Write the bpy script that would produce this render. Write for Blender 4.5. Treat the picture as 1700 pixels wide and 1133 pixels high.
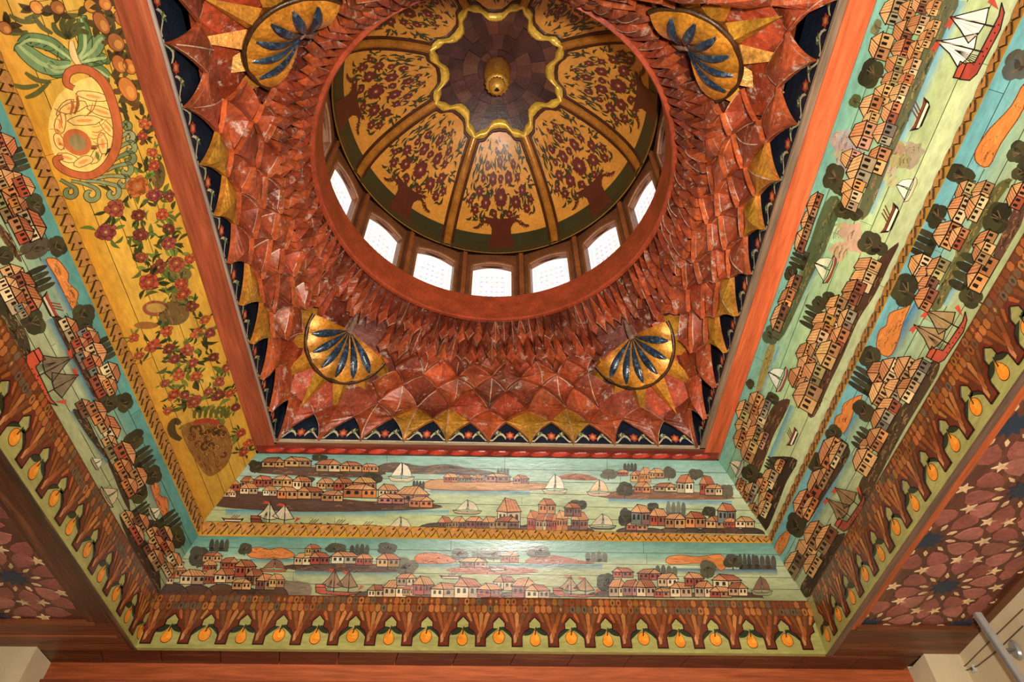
import bpy, math, random
from mathutils import Vector, Matrix
random.seed(7)
PI = math.pi
for o in list(bpy.data.objects):
    bpy.data.objects.remove(o)
SC = bpy.context.scene
COL = SC.collection

# ------------------------------------------------------------------ camera
S = 3.0            # metres per layout unit
CAMZ = 1.6         # camera height above the floor
FPX = 1150.0       # focal length in pixels of the 1700 x 1133 frame
YAW, PITCH, ROLL = 0.036379, 0.866533, 0.007845
_cy, _sy, _cp, _sp = math.cos(YAW), math.sin(YAW), math.cos(PITCH), math.sin(PITCH)
FW = Vector((_sy*_cp, _cy*_cp, _sp)); _rt = Vector((_cy, -_sy, 0)); _dn = -(_rt.cross(FW))
RT = math.cos(ROLL)*_rt + math.sin(ROLL)*_dn
DN = -math.sin(ROLL)*_rt + math.cos(ROLL)*_dn
CAM = Vector((0, 0, CAMZ))
cd = bpy.data.cameras.new('camera'); cam = bpy.data.objects.new('camera', cd); COL.objects.link(cam)
cd.sensor_width = 36; cd.lens = 36*FPX/1700; cd.clip_start = 0.05
m = Matrix((RT, -DN, -FW)).transposed().to_4x4(); m.translation = CAM
cam.matrix_world = m
SC.camera = cam

# ------------------------------------------------------------------ light
w = bpy.data.worlds.new('world'); SC.world = w; w.use_nodes = True
w.node_tree.nodes['Background'].inputs[0].default_value = (0.75, 0.85, 1, 1)
w.node_tree.nodes['Background'].inputs[1].default_value = 1.0
def lamp(name, kind, loc, aim, energy, color, **kw):
    ld = bpy.data.lights.new(name, kind); ld.energy = energy; ld.color = color
    for k, v in kw.items(): setattr(ld, k, v)
    lo = bpy.data.objects.new(name, ld); COL.objects.link(lo)
    lo.location = loc; lo.rotation_euler = (Vector(aim)-Vector(loc)).to_track_quat('-Z', 'Y').to_euler()
    return lo
flash_pos = CAM + RT*0.22 - DN*0.20
lamp('camera_flash', 'SPOT', flash_pos, CAM+(FW*3+RT*0.15-DN*0.1), 860, (1, 0.93, 0.82), spot_size=math.radians(125), spot_blend=1.0, shadow_soft_size=0.07)
lamp('ambient_fill', 'AREA', (0.3, -1.6, 0.9), (0.2, 1.8, 4.6), 90, (1, 0.86, 0.68), shape='RECTANGLE', size=3.0, size_y=1.6)  # added warm fill behind the camera for the room's ambient light
SC.view_settings.view_transform = 'Standard'; SC.view_settings.look = 'None'
SC.view_settings.gamma = 1; SC.view_settings.use_curve_mapping = False
SC.view_settings.exposure = 0.0

# ------------------------------------------------------------------ helpers
def lin(h):
    h = h.lstrip('#'); out = []
    for i in (0, 2, 4):
        c = int(h[i:i+2], 16)/255
        out.append(c/12.92 if c <= 0.04045 else ((c+0.055)/1.055)**2.4)
    return tuple(out)
def mixc(a, b, t): return tuple(a[i]*(1-t)+b[i]*t for i in range(3))
def jit(c, a=0.12):
    k = 1+random.uniform(-a, a); return tuple(min(1, x*k*(1+random.uniform(-a, a)*0.4)) for x in c)
def W(x, y, z): return Vector((x*S, y*S, z*S+CAMZ))
def ray(px, py): return FW + RT*((px-850)/FPX) + DN*((py-566.5)/FPX)
def project(P):
    d = P-CAM; z = d.dot(FW); return (850+FPX*d.dot(RT)/z, 566.5+FPX*d.dot(DN)/z)

WLOC = {}
def wloc(o): return WLOC.get(o.name, Vector((0, 0, 0))) if o else Vector((0, 0, 0))
def link(o, parent, loc):
    COL.objects.link(o); WLOC[o.name] = Vector(loc)
    if parent is not None:
        o.parent = parent; o.location = Vector(loc)-wloc(parent)
    else: o.location = loc
    return o
def tag(o, label=None, cat=None, group=None, kind=None):
    if label: o['label'] = label
    if cat: o['category'] = cat
    if group: o['group'] = group
    if kind or cat: o['kind'] = kind or 'thing'
    return o
def empty(name, loc, label=None, cat=None, group=None, kind=None):
    o = bpy.data.objects.new(name, None); o.empty_display_size = 0.1
    link(o, None, loc); return tag(o, label, cat, group, kind)

class MB:
    """collects coloured polygons in world space; build() makes ONE mesh object"""
    def __init__(s): s.v = []; s.f = []; s.c = []; s.m = []; s.sm = []
    def face(s, pts, col, mat=0, smooth=False):
        n = len(s.v); s.v += [Vector(p) for p in pts]; s.f.append(tuple(range(n, n+len(pts))))
        s.c.append(col if isinstance(col, list) else [col]*len(pts)); s.m.append(mat); s.sm.append(smooth)
    def grid(s, rows, col, mat=0, smooth=True, closed=False):
        """rows: list of lists of points; shared vertices"""
        n0 = len(s.v); R = len(rows); C = len(rows[0])
        for r in rows: s.v += [Vector(p) for p in r]
        for i in range(R-1):
            for j in range(C if closed else C-1):
                a = n0+i*C+j; b = n0+i*C+(j+1) % C; c = b+C; d = a+C
                s.f.append((a, b, c, d))
                if callable(col): s.c.append([col(i, j), col(i, j+1), col(i+1, j+1), col(i+1, j)])
                else: s.c.append([col]*4)
                s.m.append(mat); s.sm.append(smooth)
    def box(s, o, ax, ay, az, col, mat=0):
        o = Vector(o); ax = Vector(ax); ay = Vector(ay); az = Vector(az)
        p = [o, o+ax, o+ax+ay, o+ay]; q = [x+az for x in p]
        s.face(p[::-1], col, mat); s.face(q, col, mat)
        for i in range(4):
            j = (i+1) % 4; s.face([p[i], p[j], q[j], q[i]], col, mat)
    def prism(s, pts, off, col, mat=0, side=None):
        """extruded polygon: pts (front), off vector to the back"""
        off = Vector(off); pts = [Vector(p) for p in pts]
        s.face(pts, col, mat); s.face([p+off for p in pts][::-1], side or col, mat)
        for i in range(len(pts)):
            j = (i+1) % len(pts); s.face([pts[j], pts[i], pts[i]+off, pts[j]+off], side or col, mat)
    def tube(s, pts, rad, col, n=8, mat=0):
        pts = [Vector(p) for p in pts]; rows = []
        for i, p in enumerate(pts):
            t = (pts[min(i+1, len(pts)-1)]-pts[max(i-1, 0)]).normalized()
            a = t.cross(Vector((0.31, 0.2, 0.93))).normalized(); b = t.cross(a)
            rr = rad[i] if isinstance(rad, (list, tuple)) else rad
            rows.append([p+(a*math.cos(2*PI*k/n)+b*math.sin(2*PI*k/n))*rr for k in range(n)])
        s.grid(rows, col, mat, True, True)
        s.face(rows[0][::-1], col, mat); s.face(rows[-1], col, mat)
    def mesh(s, name, mats, org=Vector((0, 0, 0))):
        me = bpy.data.meshes.new(name)
        me.from_pydata([tuple(v-org) for v in s.v], [], s.f)
        at = me.color_attributes.new('Col', 'FLOAT_COLOR', 'CORNER')
        buf = []
        for cs in s.c:
            for c in cs: buf += [c[0], c[1], c[2], 1.0]
        at.data.foreach_set('color', buf)
        me.polygons.foreach_set('material_index', s.m)
        me.polygons.foreach_set('use_smooth', s.sm)
        for mt in (mats if isinstance(mats, (list, tuple)) else [mats]): me.materials.append(mt)
        me.update(); return me
    def build(s, name, mats, parent=None, loc=None):
        L = Vector(loc) if loc is not None else (wloc(parent) if parent is not None else Vector((0, 0, 0)))
        o = bpy.data.objects.new(name, s.mesh(name, mats, L))
        return link(o, parent, L)

def inst(me, name, parent, mat4):
    """a part that shares mesh data; mat4 is its world matrix"""
    o = bpy.data.objects.new(name, me); COL.objects.link(o); WLOC[o.name] = mat4.translation.copy()
    loc = wloc(parent); o.parent = parent
    o.matrix_parent_inverse = Matrix.Identity(4)
    o.matrix_basis = Matrix.Translation(-loc) @ mat4
    return o

# ------------------------------------------------------------------ materials (all procedural)
def mat(name, rough=0.4, metal=0.0, nscale=6.0, namt=0.35, stretch=(1, 1, 1), bump=0.15, bscale=30.0, coat=0.0, emit=0, fine=60.0, famt=0.2, wear=None, wamt=0.0, spec=0.5, rvar=0.25, scratch=None, samt=0.5):
    mt = bpy.data.materials.new(name); mt.use_nodes = True; nt = mt.node_tree; N = nt.nodes; L = nt.links
    b = N['Principled BSDF']
    at = N.new('ShaderNodeAttribute'); at.attribute_name = 'Col'
    tc = N.new('ShaderNodeTexCoord'); mp = N.new('ShaderNodeMapping'); mp.inputs['Scale'].default_value = stretch
    geo = N.new('ShaderNodeNewGeometry')
    L.new(geo.outputs['Position'], mp.inputs['Vector'])
    def noise(sc, det=4, rgh=0.6):
        n = N.new('ShaderNodeTexNoise'); n.inputs['Scale'].default_value = sc; n.inputs['Detail'].default_value = det
        n.inputs['Roughness'].default_value = rgh; L.new(mp.outputs[0], n.inputs['Vector']); return n
    def rng(n, lo, hi, a=0.3, c=0.7):
        r = N.new('ShaderNodeMapRange'); r.inputs['From Min'].default_value = a; r.inputs['From Max'].default_value = c
        r.inputs['To Min'].default_value = lo; r.inputs['To Max'].default_value = hi; L.new(n.outputs['Fac'], r.inputs['Value']); return r
    n1 = noise(nscale); n2 = noise(fine, 3)
    r1 = rng(n1, 1-namt, 1+namt*0.6); r2 = rng(n2, 1-famt, 1+famt)
    mul = N.new('ShaderNodeMath'); mul.operation = 'MULTIPLY'; L.new(r1.outputs[0], mul.inputs[0]); L.new(r2.outputs[0], mul.inputs[1])
    vm = N.new('ShaderNodeVectorMath'); vm.operation = 'SCALE'; L.new(at.outputs['Color'], vm.inputs[0]); L.new(mul.outputs[0], vm.inputs['Scale'])
    colout = vm.outputs[0]
    if wear:
        n3 = noise(nscale*2.3, 6, 0.75); r3 = rng(n3, 0, wamt, 0.52, 0.68)
        mx = N.new('ShaderNodeMix'); mx.data_type = 'RGBA'; L.new(r3.outputs[0], mx.inputs['Factor'])
        L.new(colout, mx.inputs['A']); mx.inputs['B'].default_value = (*lin(wear), 1); colout = mx.outputs['Result']
    if scratch:
        n4 = noise(nscale*1.6, 9, 0.8); r4 = rng(n4, 0, samt, 0.56, 0.63)
        mx = N.new('ShaderNodeMix'); mx.data_type = 'RGBA'; L.new(r4.outputs[0], mx.inputs['Factor'])
        L.new(colout, mx.inputs['A']); mx.inputs['B'].default_value = (*lin(scratch), 1); colout = mx.outputs['Result']
    L.new(colout, b.inputs['Base Color'])
    rr = rng(n1, rough*(1-rvar), rough*(1+rvar)); L.new(rr.outputs[0], b.inputs['Roughness'])
    b.inputs['Metallic'].default_value = metal; b.inputs['Specular IOR Level'].default_value = spec
    b.inputs['Coat Weight'].default_value = coat; b.inputs['Coat Roughness'].default_value = 0.18
    if bump:
        nb = noise(bscale, 3); bp = N.new('ShaderNodeBump'); bp.inputs['Strength'].default_value = bump; bp.inputs['Distance'].default_value = 0.01
        L.new(nb.outputs['Fac'], bp.inputs['Height']); L.new(bp.outputs[0], b.inputs['Normal'])
    if emit:
        L.new(at.outputs['Color'], b.inputs['Emission Color']); b.inputs['Emission Strength'].default_value = emit
    return mt
M_PX = mat('varnished_paint_x', 0.34, nscale=9, namt=0.22, stretch=(0.3, 1, 1), bump=0.12, bscale=45, coat=0.0, fine=60, famt=0.16, spec=0.55)
M_PY = mat('varnished_paint_y', 0.34, nscale=9, namt=0.22, stretch=(1, 0.3, 1), bump=0.12, bscale=45, coat=0.0, fine=60, famt=0.16, spec=0.55)
M_PD = mat('dome_paint', 0.36, nscale=4, namt=0.16, bump=0.06, bscale=30, fine=40, famt=0.14)
M_WX = mat('wood_grain_x', 0.42, nscale=4, namt=0.4, stretch=(0.12, 1.6, 1.6), bump=0.2, bscale=40, fine=34, famt=0.28, wear='#d98a55', wamt=0.25)
M_WY = mat('wood_grain_y', 0.42, nscale=4, namt=0.4, stretch=(1.6, 0.12, 1.6), bump=0.2, bscale=40, fine=34, famt=0.28, wear='#d98a55', wamt=0.25)
M_WZ = mat('wood_plain', 0.42, nscale=7, namt=0.35, bump=0.2, bscale=40, fine=50, famt=0.2)
M_RED = mat('aged_red_wood', 0.42, nscale=8, namt=0.5, bump=0.35, bscale=22, fine=40, famt=0.35, wear='#6e4430', wamt=0.6, spec=0.5, scratch='#c9b09c', samt=0.75)
M_GOLD = mat('gold_leaf', 0.42, 0.35, nscale=9, namt=0.45, bump=0.3, bscale=35, fine=60, famt=0.35, spec=0.6)
M_PM = mat('matt_paint', 0.62, nscale=9, namt=0.25, bump=0.15, bscale=45, fine=60, famt=0.2, spec=0.3)
M_GILT = mat('gilt_paint', 0.3, 0.2, nscale=9, namt=0.3, bump=0.15, bscale=35, fine=60, famt=0.2, spec=0.6)
M_BLUE = mat('blue_lacquer', 0.28, nscale=12, namt=0.5, bump=0.3, bscale=50, fine=90, famt=0.5, wear='#8fa3b5', wamt=0.4, spec=0.7)
M_PLAST = mat('plaster', 0.8, nscale=3, namt=0.12, bump=0.08, bscale=25, fine=90, famt=0.05)
M_METAL = mat('aluminium', 0.35, 0.3, nscale=5, namt=0.1, bump=0, fine=50, famt=0.05)
M_GLASS = mat('daylit_glass', 0.3, nscale=5, namt=0.02, bump=0, fine=20, famt=0.02, emit=0.84)

# ------------------------------------------------------------------ layout levels (units): offset d, height z
XL, XR, YF = -0.5185, 0.5006, 1.1861
LV = [(0.0, 1.0), (0.1089, 0.8890), (0.1075, 0.8607), (0.1763, 0.7642), (0.1763, 0.6504)]
TILT = [0.0, 0.009, 0.0, 0.0, 0.0]             # the upper tier hangs a little lower on the right
YN = -0.12                                    # near end of the side panels, beyond the frame
XC, YC = -0.010, 0.685                        # dome axis
def corner(side, i):
    d, z = LV[i]
    return W((XL-d) if side == 'L' else (XR+d), YF+d, z)

class Panel:
    """flat panel; u runs to the right and v up for someone facing it"""
    def __init__(s, side, lo, hi):
        d0, z0 = LV[lo]; d1, z1 = LV[hi]; s.side = side; e0, e1 = TILT[lo], TILT[hi]
        if side == 'F': q = [W(XL-d0, YF+d0, z0+e0), W(XR+d0, YF+d0, z0-e0), W(XR+d1, YF+d1, z1-e1), W(XL-d1, YF+d1, z1+e1)]
        if side == 'L': q = [W(XL-d0, YN, z0+e0), W(XL-d0, YF+d0, z0+e0), W(XL-d1, YF+d1, z1+e1), W(XL-d1, YN, z1+e1)]
        if side == 'R': q = [W(XR+d0, YF+d0, z0-e0), W(XR+d0, YN, z0-e0), W(XR+d1, YN, z1-e1), W(XR+d1, YF+d1, z1-e1)]
        s.q = q; s.O = q[0]; s.U = (q[1]-q[0]).normalized(); V = q[3]-q[0]; V -= s.U*V.dot(s.U); s.V = V.normalized()
        s.N = s.U.cross(s.V); s.H = V.length
        ctr = W(XC, YC, 0.6)
        if s.N.dot(ctr-s.O) < 0: s.N = -s.N
        s.ul0, s.ur0 = 0.0, (q[1]-q[0]).length
        s.ul1, s.ur1 = (q[3]-q[0]).dot(s.U), (q[2]-q[0]).dot(s.U)
        s.mat = M_PX if side == 'F' else M_PY
        s.wmat = M_WX if side == 'F' else M_WY
    def p(s, u, v, off=0.0):
        l = s.ul(v); k = (u-l)/(s.ur(v)-l); t = v/s.H; q = s.q
        return (q[0]*(1-k)+q[1]*k)*(1-t)+(q[3]*(1-k)+q[2]*k)*t+s.N*off
    def hloc(s, u):
        k = (u-s.ul0)/(s.ur0-s.ul0); return (s.q[3]-s.q[0]).length*(1-k)+(s.q[2]-s.q[1]).length*k if s.ul1-s.ul0 < 0.02 else s.H
    def ul(s, v): t = v/s.H; return s.ul0+(s.ul1-s.ul0)*t
    def ur(s, v): t = v/s.H; return s.ur0+(s.ur1-s.ur0)*t
    def uv(s, px, py):
        r = ray(px, py); t = (s.O-CAM).dot(s.N)/r.dot(s.N); P = CAM+r*t-s.O
        u, v = P.dot(s.U), P.dot(s.V)
        for _ in range(3):              # refine on the slightly twisted surface
            x, y = project(s.p(u, v)); xu, yu = project(s.p(u+0.01, v)); xv, yv = project(s.p(u, v+0.01))
            A, B, C, D = (xu-x)/0.01, (xv-x)/0.01, (yu-y)/0.01, (yv-y)/0.01; det = A*D-B*C
            ex, ey = px-x, py-y; u += (D*ex-B*ey)/det; v += (A*ey-C*ex)/det
        return (u, v)
    def scale(s, u, v):
        a = project(s.p(u, v)); b = project(s.p(u+0.01, v)); c = project(s.p(u, v+0.01))
        return (math.hypot(b[0]-a[0], b[1]-a[1])*100, math.hypot(c[0]-a[0], c[1]-a[1])*100)

def clip(poly, f):
    """keep the part of a 2-D polygon where f(p) >= 0 (f linear)"""
    out = []
    for i in range(len(poly)):
        a, b = poly[i], poly[(i+1) % len(poly)]; fa, fb = f(a), f(b)
        if fa >= 0: out.append(a)
        if (fa >= 0) != (fb >= 0):
            t = fa/(fa-fb); out.append((a[0]+(b[0]-a[0])*t, a[1]+(b[1]-a[1])*t))
    return out
LAY = 0.00008
class Art:
    """flat painted motif on a panel: polygons in panel (u,v), stacked in hair-thin layers"""
    def __init__(s, pan, base=0): s.pan = pan; s.b = MB(); s.k = base
    def poly(s, pts, col, up=0):
        pan = s.pan; cols = col if isinstance(col, list) else None
        if not cols:
            pts = clip(pts, lambda p: p[1]-0.002); pts = clip(pts, lambda p: pan.H-0.002-p[1]) if pts else pts
            pts = clip(pts, lambda p: p[0]-pan.ul(p[1])-0.002) if pts else pts
            pts = clip(pts, lambda p: pan.ur(p[1])-0.002-p[0]) if pts else pts
            if len(pts) < 3: return
        s.b.face([pan.p(u, v, 0.0011+(s.k+up)*LAY) for u, v in pts], cols or col)
    def line(s, pts, wd, col, up=2, closed=False):
        n = len(pts)
        for i in range(n if closed else n-1):
            a = pts[i]; b = pts[(i+1) % n]; dx, dy = b[0]-a[0], b[1]-a[1]; l = math.hypot(dx, dy)
            if l < 1e-6: continue
            dx, dy = dx/l*wd/2, dy/l*wd/2
            s.poly([(a[0]-dy-dx, a[1]+dx-dy), (a[0]+dy-dx, a[1]-dx-dy), (b[0]+dy+dx, b[1]-dx+dy), (b[0]-dy+dx, b[1]+dx+dy)], col, up)
    def ell(s, cx, cy, rx, ry, col, up=0, n=14, rot=0, wob=0):
        c, d = math.cos(rot), math.sin(rot); P = []
        for k in range(n):
            a = 2*PI*k/n; q = 1+random.uniform(-wob, wob); x, y = rx*math.cos(a)*q, ry*math.sin(a)*q
            P.append((cx+x*c-y*d, cy+x*d+y*c))
        s.poly(P, col, up); return P
    def build(s, name, parent):
        if s.b.f: return s.b.build(name, s.pan.mat, parent)

def planks(pan, root, rows, bg, butts=3, nv=3, thick=0.012, gap=0.0013, name='plank', tone=0.05):
    """boards of a panel, each its own part, painted by bg(u,v)"""
    for i in range(rows):
        v0 = pan.H*i/rows; v1 = pan.H*(i+1)/rows
        a0, a1 = min(pan.ul(v0), pan.ul(v1)), max(pan.ur(v0), pan.ur(v1))
        cuts = [a0]+sorted(a0+(a1-a0)*((k+1)/(butts+1)+random.uniform(-0.13, 0.13)/(butts+1)*2) for k in range(butts))+[a1]
        for j in range(len(cuts)-1):
            b = MB(); tn = 1+random.uniform(-tone, tone); n = max(2, int((cuts[j+1]-cuts[j])/0.12))
            vv = [v0+gap+(v1-v0-2*gap)*k/nv for k in range(nv+1)]
            lift = random.uniform(-0.0006, 0.0002)
            G = []; C = []
            for v in vv:
                l = max(cuts[j]+gap*0.7, pan.ul(v)) if j else pan.ul(v); r = min(cuts[j+1]-gap*0.7, pan.ur(v)) if j < len(cuts)-2 else pan.ur(v)
                us = [l+(r-l)*k/n for k in range(n+1)]
                G.append([pan.p(u, v, lift) for u in us]); C.append([tuple(x*tn for x in bg(u, v)) for u in us])
            b.grid(G, lambda a, c: C[a][c], smooth=False)
            edge = lin('#3a2a1c')
            ring = G[0]+[r[-1] for r in G[1:]]+G[-1][::-1][1:]+[r[0] for r in G[::-1][1:-1]]
            for k in range(len(ring)):
                p, q = ring[k], ring[(k+1) % len(ring)]
                b.face([q, p, p-pan.N*thick, q-pan.N*thick], edge)
            b.build(name, pan.mat, root)
    b = MB(); q = [p-pan.N*(thick+0.004) for p in pan.q]; b.prism(q, -pan.N*0.03, lin('#1c130c'))
    b.build('backing_board', pan.wmat, root)

# ------------------------------------------------------------------ painted motifs
DK = lin('#1d1710')
WALL = dict(c='#d8ba8c', t='#c8975c', r='#a5432c', b='#6e3f2c', g='#6f7468', y='#c7a546', o='#cb7a3c', l='#8e8a55', p='#b5736c', d='#4c3226', w='#e2d3ac')
ROOFS = ['#b8623c', '#a8502f', '#cd8a56', '#c9895a', '#c47a4a', '#a05032', '#d29a62']
RTOP = {}
def nextk(pan, span):
    k = RTOP.get(id(pan), 30); RTOP[id(pan)] = 30+((k-30+span) % 110); return k
def house(pan, root, cx, cy, w, h, col='t'):
    u, v = pan.uv(cx, cy); su, sv = pan.scale(u, v); w = w/su; h = h/sv
    a = Art(pan, nextk(pan, 4)); fl = random.random() < 0.4; u0 = u-w/2; v0 = v-h/2
    X = lambda x: u0+(1-x if fl else x)*w
    Y = lambda y: v0+y*h
    wc = jit(lin(WALL[col])); wd = mixc(wc, lin(random.choice(['#8a4a30', '#6a4a38', '#b08a58'])), 0.55)
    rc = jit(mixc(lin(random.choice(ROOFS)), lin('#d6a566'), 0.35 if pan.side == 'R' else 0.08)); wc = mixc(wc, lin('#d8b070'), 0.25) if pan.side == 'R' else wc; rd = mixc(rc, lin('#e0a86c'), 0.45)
    e = random.uniform(0.5, 0.62); sp = random.uniform(0.42, 0.55); ap = random.uniform(0.22, 0.34)
    P = lambda *q: [(X(x), Y(y)) for x, y in q]
    sh = [(P((0, 0), (sp, 0), (sp, e-0.03), (0, e)), wc), (P((sp, 0), (1, 0), (1, e), (sp, e-0.03)), wd),
          (P((-0.05, e-0.01), (sp, e-0.05), (ap, 1)), rd), (P((sp, e-0.05), (1.05, e-0.01), (0.76, 0.93), (ap, 1)), rc)]
    lw = min(0.0045, w*0.035)
    for pts, c in sh:
        a.poly(pts, c); a.line(pts, lw, DK, 2, True)
    for k in range(3):          # roof tile strokes
        t = (k+1)/4; a.line(P((sp+(1.05-sp)*t, e-0.05+0.04*t), (ap+(0.76-ap)*t, 1-0.07*t)), lw*0.7, mixc(rc, DK, 0.6), 1)
        a.line(P((-0.05+(sp+0.05)*t, e-0.01-0.04*t), (ap, 1)), lw*0.6, mixc(rd, DK, 0.5), 1)
    nw = 2
    for k in range(nw):
        for (x0, x1) in ((0.04, sp-0.04), (sp+0.04, 0.97)):
            x = x0+(x1-x0)*(k+0.5)/nw; dx = (x1-x0)*0.13
            a.poly(P((x-dx, e*0.40), (x+dx, e*0.40), (x+dx, e*0.78), (x, e*0.85), (x-dx, e*0.78)), lin('#15110d'), 1)
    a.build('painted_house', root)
def tree(pan, root, cx, cy, rx, ry, kind='r', base=14, col='#2c2a1a'):
    u, v = pan.uv(cx, cy); su, sv = pan.scale(u, v); rx /= su; ry /= sv; a = Art(pan, base+random.randrange(8))
    c = lin(col)
    if kind == 'r':
        for k in range(4):
            an = k*1.7+random.random(); a.ell(u+math.cos(an)*rx*0.4, v+math.sin(an)*ry*0.4, rx*0.65, ry*0.65, jit(mixc(c, lin('#4a4527'), random.random()*0.6)), k % 2, 16, 0, 0.05)
        a.poly([(u-rx*0.08, v-ry*1.1), (u+rx*0.08, v-ry*1.1), (u+rx*0.05, v), (u-rx*0.05, v)], lin('#4a3323'), 2)
        for k in range(3):
            an = random.random()*6.28; a.line([(u, v-ry*0.3), (u+math.cos(an)*rx*0.5, v+abs(math.sin(an))*ry*0.4)], rx*0.06, lin('#6b5338'), 2)
    else:
        n = 4
        for k in range(n):
            x = u+rx*(-0.78+1.56*k/(n-1)); hh = ry*(0.85+0.25*random.random())
            a.ell(x, v, rx*0.25, hh, jit(mixc(c, lin('#4c4a30'), (k % 2)*0.4)), k % 2, 16)
        a.poly([(u-rx, v-ry), (u+rx, v-ry), (u+rx*0.95, v-ry*0.35), (u-rx*0.95, v-ry*0.35)], c, 0)
    a.build('painted_tree' if kind == 'r' else 'painted_cypress_row', root)
def smooth_closed(q, n=3):
    out = []; L = len(q)
    for i in range(L):
        p0, p1, p2, p3 = q[i-1], q[i], q[(i+1) % L], q[(i+2) % L]
        for k in range(n):
            t = k/n; out.append(tuple(0.5*(2*p1[j]+(p2[j]-p0[j])*t+(2*p0[j]-5*p1[j]+4*p2[j]-p3[j])*t*t+(3*p1[j]-p0[j]-3*p2[j]+p3[j])*t**3) for j in (0, 1)))
    return out
def shape(pan, root, name, pts, col, base=2, up=0, outline=None, grad=None, streaks=0):
    a = Art(pan, base); q = smooth_closed([pan.uv(*p) for p in pts]); c = lin(col)
    a.poly(q, c, up)
    if outline: a.line(q, 0.004, lin(outline), up+1, True)
    cx = sum(p[0] for p in q)/len(q); cy = sum(p[1] for p in q)/len(q)
    us = [p[0] for p in q]; vs = [p[1] for p in q]
    def inside(x, y):
        r_ = False
        for i in range(len(q)):
            (x0, y0), (x1, y1) = q[i], q[i-1]
            if (y0 > y) != (y1 > y) and x < (x1-x0)*(y-y0)/(y1-y0)+x0: r_ = not r_
        return r_
    for k in range(streaks*3):
        x, y = random.uniform(min(us), max(us)), random.uniform(min(vs), max(vs)); l = random.uniform(0.02, 0.06)
        if inside(x, y) and inside(x+l, y+0.004) and inside(x+l/2, y):
            a.line([(x, y), (x+l*0.5, y+0.006), (x+l, y+0.002)], random.uniform(0.003, 0.008), jit(mixc(c, lin(random.choice(['#20140c', '#e0a060'])), 0.22)), up+1)
    a.build(name, root)
def lumps(pan, root, p0, p1, h, col='#4a3022', n=6, base=24):
    """rounded brown ground along a base line given by two pixels"""
    (u0, v0), (u1, v1) = pan.uv(*p0), pan.uv(*p1); su, sv = pan.scale((u0+u1)/2, (v0+v1)/2); h /= sv; c = lin(col); a = Art(pan, base)
    for k in range(n):
        ua, ub = u0+(u1-u0)*k/n, u0+(u1-u0)*(k+1)/n; va = v0+(v1-v0)*(k+0.5)/n; wd = abs(ub-ua)*0.72; cc = jit(mixc(c, lin('#6b4228'), (k % 3)*0.25)); m_ = (ua+ub)/2; hh = h*random.uniform(0.75, 1.1)
        P = [(m_-wd*1.05, va)]+[(m_-wd*math.cos(PI*i/10), va+hh*math.sin(PI*i/10)) for i in range(11)]+[(m_+wd*1.05, va)]
        a.poly(P, cc, k % 3); a.line(P[1:-1], 0.005, mixc(cc, DK, 0.75), 3)
    a.build('painted_hill', root)
def water(pan, root, p0, p1, h, top, bot, base=1):
    """soft edged streak of paint below a shore line"""
    (u0, v0), (u1, v1) = pan.uv(*p0), pan.uv(*p1); su, sv = pan.scale((u0+u1)/2, (v0+v1)/2); h /= sv; a = Art(pan, base); n = 10
    ct, cb = lin(top), tuple(x**1.16 for x in lin(bot))
    for k in range(n):
        x0, x1 = k/n, (k+1)/n; q0 = (u0+(u1-u0)*x0, v0+(v1-v0)*x0); q1 = (u0+(u1-u0)*x1, v0+(v1-v0)*x1)
        if min(q0[0], q1[0]) < pan.ul(v0)+0.01 or max(q0[0], q1[0]) > pan.ur(v0)-0.01 or min(q0[1], q1[1])-h < 0.002: continue
        a.poly([q0, q1, (q1[0], q1[1]-h), (q0[0], q0[1]-h)], [ct, ct, cb, cb])
    a.build('painted_water_streak', root)
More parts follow.
